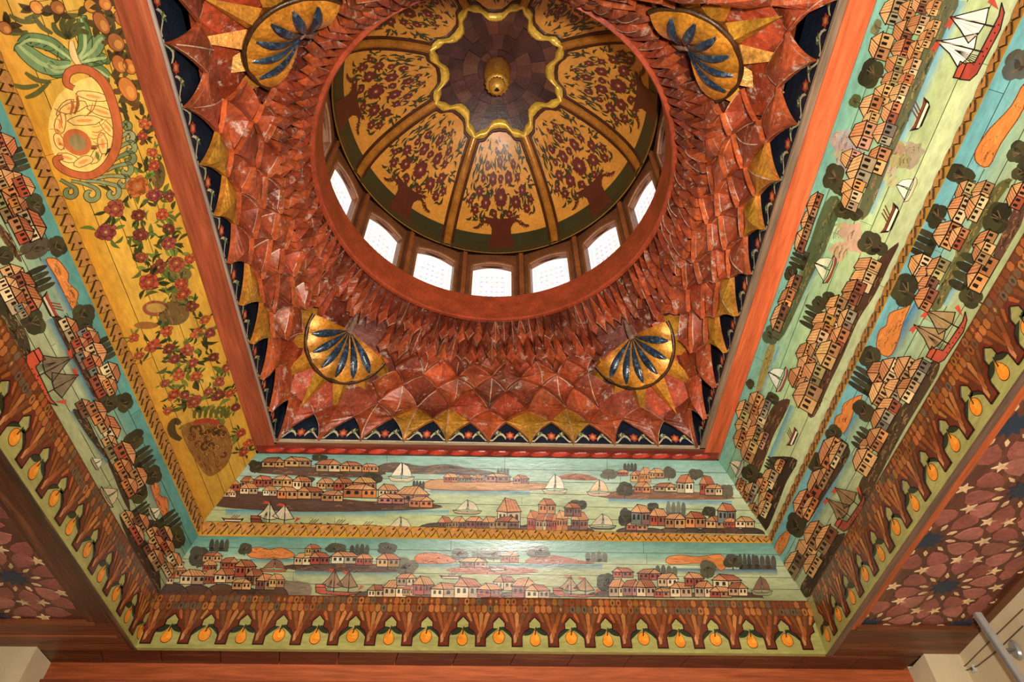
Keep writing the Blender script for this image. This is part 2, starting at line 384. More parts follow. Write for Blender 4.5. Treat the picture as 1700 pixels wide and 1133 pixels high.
def boat(pan, root, cx, cy, w, h, kind='row', hull='#7c3324', sail='#d9c9a4'):
    u, v = pan.uv(cx, cy); su, sv = pan.scale(u, v); w /= su; h /= sv; a = Art(pan, nextk(pan, 5)); u0, v0 = u-w/2, v-h/2
    P = lambda *q: [(u0+x*w, v0+y*h) for x, y in q]
    hc, sc = lin(hull), lin(sail); lw = min(0.005, w*0.016)
    if kind == 'row':
        a.poly(P((0, 0.62), (0.12, 0.15), (0.25, 0), (0.8, 0), (0.92, 0.2), (1, 0.62), (0.8, 0.5), (0.2, 0.5)), DK)
        a.poly(P((0.03, 0.6), (0.15, 0.35), (0.85, 0.35), (0.97, 0.6), (0.8, 0.48), (0.2, 0.48)), hc, 1)
        a.poly(P((0.14, 0.30), (0.17, 0.14), (0.84, 0.14), (0.88, 0.30)), sc, 1)
        for k in range(3): a.line(P((0.38+k*0.1, 0.42), (0.58+k*0.12, 1)), lw*1.4, hc, 2); a.line(P((0.40+k*0.1, 0.42), (0.60+k*0.12, 1)), lw*0.6, DK, 3)
        a.build('painted_rowboat', root); return
    def sailp(pts):
        q = P(*pts); a.poly(q, jit(sc, 0.06), 1); a.line(q, lw, DK, 3, True)
    if kind == 'sail':
        q = P((0, 0.26), (0.1, 0.04), (0.3, 0), (0.8, 0), (0.93, 0.08), (1, 0.26), (0.7, 0.17), (0.3, 0.17)); a.poly(q, hc, 0); a.line(q, lw, DK, 2, True)
        a.line(P((0.06, 0.2), (0.3, 0.12), (0.7, 0.12), (0.94, 0.2)), lw*1.2, sc, 2)
        a.line(P((0.5, 0.15), (0.5, 1)), lw*1.2, DK, 2)
        sailp([(0.1, 0.28), (0.3, 0.7), (0.48, 1), (0.52, 0.6), (0.45, 0.3)]); sailp([(0.55, 0.3), (0.53, 0.96), (0.72, 0.82), (0.85, 0.5), (0.88, 0.28)])
        a.line(P((0.1, 0.28), (0.02, 0.26)), lw, DK, 2); a.line(P((0.88, 0.28), (0.98, 0.26)), lw, DK, 2)
        a.build('painted_sailing_boat', root); return
    q = P((0.0, 0.30), (0.02, 0.12), (0.12, 0.05), (0.7, 0), (0.9, 0.06), (1.0, 0.17), (0.85, 0.12), (0.25, 0.17), (0.22, 0.3)); a.poly(q, hc, 0); a.line(q, lw, DK, 2, True)
    a.poly(P((0.01, 0.30), (0.2, 0.30), (0.22, 0.42), (0.0, 0.42)), mixc(hc, lin('#d0583a'), 0.5), 1); a.line(P((0.01, 0.30), (0.2, 0.30), (0.22, 0.42), (0.0, 0.42)), lw, DK, 2, True)
    for k in range(6): a.ell(*P((0.25+k*0.1, 0.08-0.004*k))[0], w*0.012, w*0.012, DK, 3, 6)
    for x0, top in ((0.3, 0.98), (0.62, 0.9)):
        a.line(P((x0+0.1, 0.12), (x0+0.1, top)), lw*1.3, DK, 2)
        sailp([(x0-0.16, 0.42), (x0-0.02, 0.66), (x0+0.09, top), (x0+0.16, 0.72), (x0+0.3, 0.34), (x0+0.12, 0.28), (x0-0.02, 0.32)])
        for k in range(3): a.line(P((x0-0.05+k*0.09, 0.33), (x0+0.08, top-0.05)), lw*0.5, mixc(sc, DK, 0.5), 4)
        fl = P((x0+0.1, top), (x0-0.05, top+0.05), (x0-0.02, top-0.02), (x0-0.07, top-0.06), (x0+0.1, top-0.08)); a.poly(fl, lin('#b8442f'), 3)
    for k in range(5): a.line(P((0.22+k*0.03, 0.16), (0.34, 0.6)), lw*0.5, DK, 3)
    a.poly(P((0.92, 0.17), (0.98, 0.4), (1.06, 0.36), (1.02, 0.30)), lin('#b8442f'), 2)
    a.build('painted_galley', root)
DUNE = '#cf7a38'
def paint_list(pan, root, houses=(), trees=(), dunes=(), hills=(), boats=()):
    for p, c in hills: shape(pan, root, 'painted_hill', p, c, base=8, streaks=len(p)*3)
    for d in dunes:
        p, c = d if isinstance(d, tuple) and isinstance(d[1], str) else (d, DUNE)
        shape(pan, root, 'painted_sandbank', p, c, base=12, outline='#7a3d1e', streaks=len(p)*2)
    for t in trees: tree(pan, root, *t)
    k_ = 1.14 if pan.side == 'R' else 1.05
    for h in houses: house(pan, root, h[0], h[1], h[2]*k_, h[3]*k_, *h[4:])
    for b in boats: boat(pan, root, *b)
def bgfun(pan, stops):
    st = [(a, tuple(x**1.16 for x in lin(b))) for a, b in stops]
    def f(u, v):
        t = max(0, min(1, v/pan.H))
        for i in range(len(st)-1):
            if t <= st[i+1][0]:
                k = (t-st[i][0])/max(1e-6, st[i+1][0]-st[i][0]); return mixc(st[i][1], st[i+1][1], k)
        return st[-1][1]
    return f
# ================================================================== the large structure
def slab(name, quad, thick, col, mt, parent=None, kind='structure'):
    b = MB(); q = [Vector(p) for p in quad]; n = (q[1]-q[0]).cross(q[3]-q[0]).normalized()
    b.prism(q, n*thick, lin(col)); o = b.build(name, mt, parent)
    if parent is None: o['kind'] = kind
    return o
def boxw(name, x0, x1, y0, y1, z0, z1, col, mt, parent=None, kind='structure', build=True):
    b = MB(); b.box(W(x0, y0, z0), (S*(x1-x0), 0, 0), (0, S*(y1-y0), 0), (0, 0, S*(z1-z0)), lin(col))
    o = b.build(name, mt, parent)
    if parent is None: o['kind'] = kind
    return o
ZF = -CAMZ/S
boxw('floor', -1.5, 1.2, -1.6, 1.75, ZF-0.02, ZF, '#8a7358', M_PLAST)
Z4 = LV[4][1]
CREAM = '#d8c6a0'
boxw('wall_right', 0.945, 0.985, -1.6, 1.355, ZF, 0.70, CREAM, M_PLAST)
boxw('wall_left', -1.36, -1.32, -1.6, 1.36, ZF, 0.70, CREAM, M_PLAST)
boxw('wall_back', -1.36, 0.985, -1.64, -1.6, ZF, 0.75, CREAM, M_PLAST)
boxw('wall_front', -1.36, 0.985, 1.52, 1.56, ZF, 0.70, CREAM, M_PLAST)
boxw('wall_pier_right', 0.872, 0.985, 1.355, 1.52, ZF, Z4-0.001, CREAM, M_PLAST)
boxw('wall_pier_left', -1.36, -0.884, 1.36, 1.52, ZF, Z4-0.001, CREAM, M_PLAST)
# ceiling behind the photographer, then an unseen added hull that keeps daylight out
boxw('ceiling', -1.36, 0.985, -1.6, YN, 0.66, 0.70, '#6a4a36', M_WX)
boxw('ceiling', -1.40, 1.02, -1.64, 1.60, 2.12, 2.16, '#3a2a20', M_WX)  # unseen lid of the hull, added to shut out the sky
for nm, a in (('blackout_hull_left', (-1.40, -1.36, -1.64, 1.60)), ('blackout_hull_right', (0.985, 1.02, -1.64, 1.60)), ('blackout_hull_back', (-1.40, 1.02, -1.68, -1.64)), ('blackout_hull_front', (-1.40, 1.02, 1.56, 1.60))):
    boxw(nm, *a, 0.70, 2.12, '#2a2018', M_WX)
boxw('ceiling_end', -0.78, 0.76, YN-0.02, YN, 0.66, 1.35, '#4a3020', M_WX)  # plain end added to close the unseen near side for the light

# beams round the painted coffer
def thing_box(name, label, cat, parts, group=None):
    """parts: list of (part name, x0,x1,y0,y1,z0,z1,colour,material)"""
    x0, x1, y0, y1, z0 = parts[0][1], parts[0][2], parts[0][3], parts[0][4], parts[0][5]
    r = empty(name, W((x0+x1)/2, (y0+y1)/2, z0), label, cat, group)
    for p in parts:
        b = MB(); b.box(W(p[1], p[3], p[5]), (S*(p[2]-p[1]), 0, 0), (0, S*(p[4]-p[3]), 0), (0, 0, S*(p[6]-p[5])), lin(p[7])); b.build(p[0], p[8], r)
    return r
xo, xi = XR+LV[4][0], XL-LV[4][0]; yo = YF+LV[4][0]
thing_box('wooden_beam', 'bright orange wooden beam between the fruit cornice and the right star ceiling', 'beam',
    [('beam', xo+0.011, 0.704, YN, 1.262, Z4, Z4+0.05, '#b8552a', M_WY), ('worn_edge', xo+0.0005, xo+0.011, YN, yo, Z4-0.004, Z4-0.0005, '#6a5040', M_WY)])
thing_box('wooden_beam', 'dark brown wooden beam between the fruit cornice and the left star ceiling', 'beam',
    [('beam', -0.752, xi-0.011, YN, 1.2675, Z4, Z4+0.05, '#5e3220', M_WY), ('worn_edge', xi-0.009, xi-0.0005, YN, yo, Z4-0.003, Z4-0.0005, '#4a3426', M_WY)])
r = empty('wooden_beam', W(0, 1.39, Z4), 'long dark brown boarded soffit below the front fruit cornice', 'beam')
nb = 15
for k in range(nb):
    x0 = -0.884+(0.872+0.884)*k/nb; x1 = -0.884+(0.872+0.884)*(k+1)/nb
    b = MB(); cc = jit(lin('#5c2f1b'), 0.16); sh = -0.012
    b.prism([W(x0+0.0008, yo+0.0105, Z4), W(x1-0.0008, yo+0.0105, Z4), W(x1-0.0008+sh, 1.428, Z4), W(x0+0.0008+sh, 1.428, Z4)], (0, 0, 0.06), cc); b.build('board', M_WX, r)
thing_box('wooden_beam', 'orange brown wooden wall beam along the bottom edge of the photo', 'beam',
    [('beam', -0.884, 0.872, 1.428, 1.50, 0.585, Z4+0.02, '#a8532c', M_WX), ('moulding', -0.884, 0.872, 1.420, 1.43, 0.606, 0.614, '#8a4426', M_WX)])
thing_box('wooden_beam', 'dark wooden cross beam in front of the right star ceiling', 'beam',
    [('beam', 0.690, 0.9445, 1.262, 1.3645, Z4-0.001, Z4+0.05, '#5c3018', M_WX), ('moulding', 0.70, 0.935, 1.250, 1.258, Z4-0.004, Z4+0.03, '#6a3a1e', M_WX)])
thing_box('wooden_beam', 'brown wooden cross beam in front of the left star ceiling', 'beam',
    [('beam', -1.32, xi-0.0108, 1.268, 1.3735, Z4-0.001, Z4+0.05, '#70391f', M_WX), ('moulding', -1.32, -0.74, 1.262, 1.270, Z4-0.004, Z4+0.03, '#7c4424', M_WX), ('moulding', -1.32, -0.715, 1.312, 1.318, Z4-0.003, Z4+0.01, '#8a5030', M_WX)])
thing_box('wooden_beam', 'dark wooden beam along the right wall beside the star ceiling', 'beam', [('beam', 0.926, 0.9445, YN, 1.2495, Z4-0.002, Z4+0.05, '#64341c', M_WY)])

# carved dark piece peeping in at the lower left, under the orange beam
r = empty('carved_bracket', W(-0.82, 1.425, 0.55), 'dark carved wooden strip under the orange wall beam at lower left', 'carving')
b = MB(); b.box(W(-0.878, 1.424, 0.53), (S*0.36, 0, 0), (0, S*0.03, 0), (0, 0, S*0.05), lin('#3a2a1c')); b.build('board', M_WX, r)
for k in range(12):
    b = MB(); x = -0.872+k*0.029
    rows = []
    for i in range(5):
        t = i/4; rows.append([W(x+0.013+0.013*math.cos(a)*math.sin(PI*(0.15+0.7*t)), 1.424-0.010*math.sin(a), 0.531+0.045*t) for a in [PI*j/6 for j in range(7)]])
    b.grid(rows, jit(lin('#5a4028'), 0.3)); b.build('carved_leaf', M_WX, r)

# ---------------- star inlay ceilings left and right
def star_ceiling(side, x0, x1, label, lat, ymin):
    zc = Z4+0.005; root = empty('star_ceiling', W((x0+x1)/2, 0.9, zc), label, 'ceiling panel', 'star inlay ceilings beside the coffer')
    n = 5
    for k in range(n):
        b = MB(); a0 = x0+(x1-x0)*k/n; a1 = x0+(x1-x0)*(k+1)/n
        b.box(W(a0+0.0004, YN, zc), (S*(a1-a0-0.0008), 0, 0), (0, S*(1.27-YN), 0), (0, 0, 0.04), jit(lin('#65382c'), 0.06)); b.build('board', M_WY, root)
    def tile(name, pts, c, th=0.003):
        b = MB(); b.prism([Vector((x*S, y*S, 0)) for x, y in pts][::-1], (0, 0, th+0.001), lin(c)); b.v = [v-Vector((0, 0, th)) for v in b.v]
        return b.mesh(name, M_WZ)
    petals = [tile('inlay_petal', [(0.040, 0), (0.053, 0.0125), (0.066, 0.0175), (0.078, 0.0165), (0.0845, 0.008), (0.0845, -0.008), (0.078, -0.0165), (0.066, -0.0175), (0.053, -0.0125)], c) for c in ('#b06a5c', '#a05a50', '#985248')]
    kite = tile('inlay_kite', [(0.0300, 0), (0.037, 0.0036), (0.046, 0.0012), (0.046, -0.0012), (0.037, -0.0036)], '#e6bd90')
    st5 = tile('inlay_star', [((0.0135 if k % 2 == 0 else 0.0055)*math.cos(PI*k/5), (0.0135 if k % 2 == 0 else 0.0055)*math.sin(PI*k/5)) for k in range(10)], '#eec795')
    st10 = tile('inlay_blue_star', [((0.027 if k % 2 == 0 else 0.016)*math.cos(PI*k/10), (0.027 if k % 2 == 0 else 0.016)*math.sin(PI*k/10)) for k in range(20)], '#22344a')
    bow = tile('inlay_bowtie', [(0.022, 0.0), (0.012, 0.011), (-0.012, 0.011), (-0.022, 0), (-0.012, -0.011), (0.012, -0.011)], '#a65c50')
    def put(me, nm, x, y, rot):
        if not (x0-0.01 < x < x1+0.01 and ymin < y < 1.262): return
        inst(me, nm, root, Matrix.Translation(W(x, y, zc)) @ Matrix.Rotation(rot, 4, 'Z'))
    seen = set()
    for (cx, cy) in lat:
        put(st10, 'inlay_blue_star', cx, cy, 0.1)
        for k in range(10):
            a = k*PI/5; put(kite, 'inlay_kite', cx, cy, a) if x0 < cx+0.04*math.cos(a) < x1 else None
            a2 = a+PI/10
            px, py = cx+0.06*math.cos(a2), cy+0.06*math.sin(a2)
            if x0 < px < x1 and ymin < py < 1.25:
                inst(petals[(k*7+int(cx*100)) % 3], 'inlay_petal', root, Matrix.Translation(W(cx, cy, zc)) @ Matrix.Rotation(a2, 4, 'Z'))
            sx, sy = cx+0.0935*math.cos(a), cy+0.0935*math.sin(a); key = (round(sx/0.03), round(sy/0.03))
            if not any((kx-sx)**2+(ky-sy)**2 < 0.0005 for kx, ky in seen):
                seen.add((sx, sy)); put(st5, 'inlay_star', sx, sy, a+0.3)
        for dy in (0.047, -0.047): put(bow, 'inlay_bowtie', cx+0.0915, cy+dy, PI/2)
latR = [(0.72, 1.251-0.2795*k) for k in range(6)]+[(0.903, 1.251-0.2795*k) for k in range(6)]+[(0.8115, 1.113-0.2795*k) for k in range(5)]
latL = [(-0.738-0.183*i, 1.256-0.2795*k) for k in range(3) for i in range(4)]+[(-0.8295-0.183*i, 1.118-0.2795*k) for k in range(3) for i in range(3)]
star_ceiling('R', 0.700, 0.932, 'rose and brown star inlay ceiling beside the metal pole at lower right', latR, -0.1)
star_ceiling('L', -1.32, -0.748, 'dark red star inlay ceiling in the lower left corner', latL, 0.55)

# ================================================================== painted panels
# ---- front upper view
FU = Panel('F', 1, 0); rFU = empty('landscape_panel', FU.p(FU.ur0/2, 0), 'painted harbour panel directly below the red rope moulding, front upper tier', 'painted panel')
planks(FU, rFU, 6, bgfun(FU, [(0, '#b5b886'), (0.25, '#b3bd92'), (0.5, '#bcc7a4'), (0.72, '#a5beac'), (1, '#7fa99b')]), 3)
water(FU, rFU, (345, 846), (640, 848), 12, '#3f7f96', '#b0bb90'); water(FU, rFU, (640, 848), (745, 848), 8, '#4f8a9a', '#b3bd92')
water(FU, rFU, (715, 812), (880, 816), 10, '#4f86a0', '#b8c4a0'); water(FU, rFU, (1010, 828), (1215, 832), 10, '#5b90a8', '#b8c29a')
paint_list(FU, rFU,
 hills=[([(430, 776), (560, 776), (632, 780), (632, 790), (560, 793), (430, 786)], '#5c4030'), ([(632, 772), (660, 768), (700, 774), (740, 771), (780, 778), (818, 784), (818, 790), (632, 784)], '#5a4636'),
        ([(352, 818), (480, 818), (600, 832), (715, 836), (715, 846), (500, 850), (352, 840)], '#543829'), ([(1008, 818), (1080, 812), (1200, 822), (1202, 830), (1010, 828)], '#7c5236'),
        ([(930, 790), (960, 786), (990, 794), (985, 798), (930, 796)], '#9a5a3e')],
 dunes=[([(708, 800), (750, 796), (880, 802), (925, 806), (880, 814), (715, 813)], '#c08a5c')],
 trees=[(530, 760, 14, 6), (424, 774, 12, 11), (835, 786, 10, 9, 'c'), (1010, 788, 14, 9, 'r', 14, '#5c5a48'), (1046, 776, 11, 7, 'c'), (1110, 786, 12, 11, 'r', 14, '#4a4438'), (1155, 787, 12, 10, 'r', 14, '#45402f'), (1037, 813, 14, 13),
        (1038, 860, 12, 16), (1084, 842, 10, 8), (1122, 846, 16, 14, 'c', 14, '#6a6a5a'), (1177, 850, 12, 9), (1206, 816, 12, 12, 'r', 14, '#5a5a48'), (617, 795, 18, 10), (505, 796, 18, 6), (695, 806, 10, 8, 'c'), (960, 838, 14, 10)],
 houses=[(454, 768, 36, 16, 't'), (495, 767, 42, 16, 't'), (546, 773, 40, 20, 'c'), (583, 775, 34, 16, 't'), (615, 777, 26, 14, 'o'),
  (412, 800, 22, 18, 't'), (438, 799, 30, 18, 'r'), (470, 799, 32, 18, 't'), (502, 802, 30, 22, 'c'), (542, 803, 28, 18, 't'), (571, 804, 30, 20, 'r'), (606, 804, 36, 24, 'o'),
  (414, 811, 28, 18, 'c'), (386, 806, 26, 18, 'r'), (380, 818, 24, 14, 'c'), (449, 815, 22, 16, 'w'), (478, 818, 32, 20, 'o'), (516, 818, 40, 20, 't'), (552, 823, 34, 18, 't'), (598, 815, 52, 22, 'o'), (645, 814, 30, 20, 'c'), (685, 821, 50, 28, 'p'), (650, 828, 42, 16, 'p'), (699, 833, 38, 18, 'o'),
  (749, 793, 22, 14, 'r'), (772, 794, 22, 12, 'g'), (793, 794, 18, 12, 'p'), (826, 793, 40, 14, 'p'), (865, 796, 24, 14, 'p'),
  (739, 868, 22, 20, 'b'), (762, 868, 22, 20, 'b'), (788, 868, 28, 20, 'b'), (814, 868, 24, 20, 'b'), (845, 852, 36, 48, 'c'), (842, 868, 36, 20, 'b'),
  (886, 864, 20, 32, 'r'), (900, 866, 20, 28, 'c'), (916, 865, 18, 30, 'r'), (933, 864, 18, 32, 'o'), (962, 864, 26, 30, 'b'), (908, 840, 26, 24, 'o'), (951, 846, 26, 22, 'b'),
  (1033, 785, 18, 10, 'r'), (1059, 791, 24, 18, 't'), (1071, 788, 18, 24, 'o'), (1090, 786, 24, 16, 't'), (1066, 809, 26, 18, 'o'), (1105, 809, 38, 14, 'c'), (1137, 803, 26, 30, 'w'), (1173, 805, 22, 30, 'r'), (1184, 813, 28, 18, 'c'),
  (1057, 873, 34, 14, 'r'), (1063, 854, 30, 32, 'g'), (1093, 858, 28, 28, 'r'), (1120, 864, 32, 24, 't'), (1154, 863, 32, 26, 'o'), (1189, 867, 34, 20, 't'), (1206, 852, 28, 32, 'g'), (1212, 868, 20, 16, 'r'), (1236, 867, 30, 18, 'c')],
 boats=[(667, 784, 44, 32, 'sail', '#c8b490', '#e8dcc0'), (456, 854, 78, 42, 'galley', '#6e3a28', '#cfc19c'), (387, 861, 38, 12), (517, 869, 38, 14), (561, 870, 38, 15), (606, 873, 40, 14), (665, 870, 46, 24, 'sail', '#5c4a3c', '#c8bc98'),
        (776, 842, 48, 24, 'sail', '#8a6a4a', '#cbbf9c'), (921, 804, 42, 34, 'sail', '#b8a888', '#e6dcc4'), (994, 810, 40, 28, 'sail', '#b89878', '#ddb890'), (1000, 866, 46, 26, 'sail', '#3f3a34', '#c0b090')])
lumps(FU, rFU, (705, 880), (975, 883), 12, '#4a3426', 5); lumps(FU, rFU, (1030, 884), (1262, 887), 10, '#3e2c20', 7)
# ---- front lower view
FL = Panel('F', 3, 2); rFL = empty('landscape_panel', FL.p(FL.ur0/2, 0), 'painted harbour panel just above the front fruit cornice, front lower tier', 'painted panel')
planks(FL, rFL, 5, bgfun(FL, [(0, '#a3a678'), (0.35, '#b0b48a'), (0.6, '#b5bd98'), (0.72, '#86a894'), (1, '#5f8f80')]), 3)
water(FL, rFL, (490, 946), (660, 948), 12, '#2f5f74', '#a8b088'); water(FL, rFL, (415, 928), (490, 928), 8, '#3f7f86', '#a8b494'); water(FL, rFL, (690, 936), (1000, 938), 10, '#4a7f90', '#b0b890'); water(FL, rFL, (1110, 944), (1290, 946), 10, '#3a5f7a', '#a5ac84')
paint_list(FL, rFL,
 hills=[([(490, 937), (660, 938), (668, 946), (640, 951), (490, 947)], '#54382a'), ([(880, 926), (915, 922), (960, 930), (985, 936), (880, 937)], '#94503a'), ([(452, 968), (512, 968), (510, 994), (452, 994)], '#7c6b55'), ([(740, 948), (780, 940), (880, 944), (885, 952), (800, 954)], '#a5604a')],
 dunes=[[(414, 913), (430, 909), (448, 913), (468, 910), (490, 922), (470, 928), (416, 926)], ([(692, 922), (715, 918), (740, 922), (758, 931), (740, 936), (692, 935)], '#c06a3c'), [(1108, 926), (1130, 922), (1160, 925), (1196, 921), (1206, 938), (1196, 948), (1178, 936), (1112, 937)]],
 trees=[(330, 924, 17, 18), (364, 906, 16, 10, 'c'), (407, 912, 12, 10), (558, 911, 18, 9), (597, 913, 16, 9, 'c'), (642, 911, 18, 10), (674, 940, 20, 15, 'r', 14, '#6a6450'), (762, 921, 16, 10, 'r', 14, '#4c4634'), (796, 922, 12, 11, 'c', 14, '#5a5038'), (820, 921, 14, 10, 'r', 14, '#4c4634'),
        (894, 917, 20, 11), (990, 925, 18, 9, 'c', 14, '#5a5040'), (1006, 968, 16, 16), (1106, 949, 18, 10, 'c', 14, '#4f4c3c'), (1174, 945, 15, 15, 'r', 14, '#55503f'), (1216, 933, 16, 13, 'r', 14, '#2c2a24'), (1240, 933, 14, 13, 'c', 14, '#34302a'), (1270, 934, 18, 12, 'c', 14, '#3c3026')],
 houses=[(277, 962, 22, 16, 'c'), (293, 949, 30, 22, 'r'), (293, 936, 24, 14, 'c'), (321, 958, 40, 24, 'c'), (353, 925, 30, 16, 't'), (349, 940, 22, 18, 'r'), (351, 957, 22, 24, 'r'), (375, 955, 34, 24, 'c'), (382, 935, 28, 18, 'r'), (408, 944, 32, 28, 'r'), (424, 958, 30, 26, 'b'), (442, 966, 30, 26, 'b'), (402, 970, 30, 18, 't'), (460, 964, 24, 22, 't'),
  (504, 928, 28, 20, 'c'), (520, 913, 24, 18, 't'), (532, 927, 30, 20, 'r'), (573, 926, 42, 20, 'w'), (605, 929, 26, 18, 'r'), (645, 930, 36, 22, 't'), (626, 982, 28, 22, 'c'), (656, 977, 36, 28, 'c'), (680, 980, 20, 18, 't'), (675, 962, 30, 20, 'c'), (703, 972, 32, 30, 'r'), (740, 980, 46, 24, 'c'), (777, 976, 42, 32, 'c'), (813, 980, 38, 22, 'r'), (838, 968, 34, 24, 'c'),
  (786, 934, 42, 16, 'p'), (846, 925, 28, 18, 'r'), (870, 976, 38, 32, 'r'), (892, 983, 38, 24, 'c'), (1034, 951, 32, 16, 'r'), (1078, 954, 36, 18, 'r'), (1025, 976, 28, 28, 'c'), (1048, 976, 28, 26, 'p'), (1072, 976, 30, 28, 'c'), (1108, 963, 32, 22, 'c'), (1102, 984, 32, 16, 'r'), (1130, 979, 34, 24, 'c'), (1152, 962, 30, 22, 'r'), (1168, 978, 30, 26, 'c'), (1206, 966, 44, 24, 'c'), (1196, 983, 34, 18, 'r'), (1224, 978, 30, 22, 'c')],
 boats=[(456, 939, 46, 22, 'sail', '#b8552f', '#8a5a40'), (563, 967, 76, 44, 'galley', '#a8482c', '#8f6a48'), (748, 956, 38, 12), (826, 943, 30, 10), (955, 974, 74, 36, 'galley', '#a8503a', '#a5805a'), (1263, 973, 36, 32, 'sail', '#8f8a68', '#7a5138')])
lumps(FL, rFL, (262, 993), (470, 995), 24, '#3f2c1e', 5); lumps(FL, rFL, (598, 992), (920, 992), 10, '#4f3a2c', 7); lumps(FL, rFL, (985, 992), (1255, 993), 12, '#4a3022', 5)
# ---- right upper view
RU = Panel('R', 1, 0); rRU = empty('landscape_panel', RU.p(RU.ur0/2, 0), 'painted town panel with a big white ship beside the right orange frame', 'painted panel')
planks(RU, rRU, 6, bgfun(RU, [(0, '#c0c69a'), (0.25, '#bcc590'), (0.5, '#a9be8c'), (0.75, '#94b694'), (1, '#7aae9e')]), 3)
water(RU, rRU, (1440, 352), (1592, 0), 16, '#5b9cb4', '#bac48f'); water(RU, rRU, (1292, 560), (1360, 425), 12, '#3f80a8', '#abbd88'); water(RU, rRU, (1275, 760), (1312, 672), 12, '#4f88a0', '#adbd8a'); water(RU, rRU, (1255, 670), (1292, 575), 8, '#5b90a4', '#a5b98c')
paint_list(RU, rRU,
 hills=[([(1550, 0), (1592, 0), (1575, 40), (1545, 110), (1510, 195), (1480, 262), (1442, 356), (1424, 352), (1465, 245), (1498, 165), (1522, 100)], '#5a5a3c'), ([(1368, 338), (1396, 334), (1376, 400), (1346, 462), (1302, 556), (1288, 556), (1330, 450)], '#4a5434'),
        ([(1492, 402), (1476, 440), (1452, 490), (1425, 532), (1400, 590), (1376, 640), (1352, 692), (1340, 680), (1360, 620), (1390, 560), (1414, 508), (1440, 452)], '#4c3122'), ([(1312, 664), (1300, 694), (1285, 722), (1270, 762), (1258, 788), (1244, 776), (1262, 730), (1274, 692), (1290, 668)], '#4a2f20'),
        ([(1274, 578), (1287, 578), (1264, 650), (1254, 654)], '#8d7f45'), ([(1324, 764), (1306, 800), (1290, 842), (1270, 884), (1248, 872), (1262, 840), (1285, 790), (1276, 764), (1290, 758)], '#2c2218')],
 trees=[(1446, 122, 26, 20), (1420, 168, 12, 10, 'r', 14, '#4c5a30'), (1384, 294, 24, 17), (1396, 314, 12, 14), (1400, 350, 14, 16), (1419, 354, 12, 14), (1444, 404, 20, 20), (1460, 412, 14, 14), (1455, 45, 14, 8, 'r', 14, '#6a6844'), (1326, 429, 16, 15, 'c'), (1314, 455, 14, 12), (1279, 557, 16, 14, 'r', 14, '#4c5640'), (1360, 504, 12, 12), (1376, 496, 12, 12), (1349, 528, 18, 18, 'c'), (1246, 638, 8, 8), (1283, 662, 10, 12), (1282, 772, 10, 14, 'c'), (1246, 788, 16, 16), (1262, 796, 10, 10)],
 houses=[(1483, 19, 40, 36, 'g'), (1507, 17, 30, 26, 't'), (1529, 6, 28, 26, 'b'), (1549, 12, 24, 20, 't'), (1462, 76, 40, 32, 't'), (1500, 52, 34, 30, 'b'), (1524, 40, 30, 28, 'c'), (1548, 46, 26, 20, 't'), (1498, 82, 34, 30, 'r'), (1520, 84, 30, 22, 't'), (1537, 64, 26, 20, 't'), (1486, 108, 30, 28, 'l'), (1514, 112, 30, 22, 'c'), (1480, 134, 30, 26, 'l'), (1466, 156, 32, 26, 't'), (1504, 134, 24, 20, 'o'), (1492, 156, 32, 24, 'c'), (1446, 176, 36, 30, 'o'), (1479, 186, 34, 26, 'r'), (1446, 200, 28, 22, 't'),
  (1433, 222, 40, 34, 'p'), (1469, 220, 32, 30, 'g'), (1412, 262, 28, 26, 'p'), (1458, 264, 40, 30, 't'), (1430, 280, 44, 36, 'g'), (1416, 314, 34, 32, 'o'), (1414, 330, 30, 28, 'c'), (1353, 338, 36, 18, 'b'), (1342, 366, 38, 18, 'b'), (1331, 398, 36, 18, 'b'), (1317, 474, 34, 18, 'b'), (1305, 498, 36, 20, 'o'), (1293, 526, 40, 20, 'b'),
  (1440, 444, 30, 36, 't'), (1432, 464, 30, 34, 'c'), (1417, 483, 34, 30, 'r'), (1409, 500, 30, 26, 'b'), (1387, 509, 34, 28, 't'), (1386, 526, 30, 28, 'c'), (1405, 531, 34, 24, 'g'), (1367, 537, 34, 32, 'y'), (1365, 550, 28, 30, 'o'), (1357, 564, 34, 28, 'c'), (1392, 562, 36, 26, 'r'), (1338, 586, 30, 26, 'o'), (1353, 584, 28, 20, 'g'), (1374, 586, 38, 32, 't'), (1338, 604, 26, 24, 'r'), (1325, 626, 30, 28, 'o'), (1349, 622, 36, 32, 'l'), (1334, 640, 26, 20, 'c'), (1340, 656, 40, 38, 't'),
  (1254, 667, 30, 20, 'o'), (1270, 676, 26, 16, 'g'), (1236, 680, 28, 22, 'l'), (1257, 698, 30, 26, 'c'), (1233, 706, 28, 22, 't'), (1229, 728, 28, 20, 'o'), (1252, 724, 32, 24, 'l'), (1266, 730, 26, 14, 'p'), (1243, 748, 30, 24, 't'), (1294, 772, 20, 14, 'o'), (1278, 793, 26, 22, 'c'), (1264, 806, 22, 18, 'o'), (1246, 816, 28, 20, 'g'), (1270, 830, 26, 20, 'r'), (1230, 804, 18, 14, 'o'), (1234, 828, 22, 16, 'o'), (1250, 850, 26, 20, 't'), (1269, 843, 24, 18, 'c')],
 boats=[(1604, 64, 140, 92, 'galley', '#a5402f', '#efe3cc'), (1526, 190, 62, 26, 'row', '#7c3826', '#e8dcb8'), (1504, 311, 46, 30, 'sail', '#c9b48a', '#e0dfc4'), (1476, 362, 56, 26, 'row', '#7c3826', '#e8dcb8'), (1369, 443, 50, 34, 'sail', '#8f4430', '#cfd0a8'), (1291, 625, 44, 32, 'sail', '#8f4438', '#cfd0b8'), (1315, 724, 34, 18, 'row', '#7c3030', '#e8dcb8'), (1223, 774, 30, 24, 'sail', '#b09878', '#d8c8a4')])
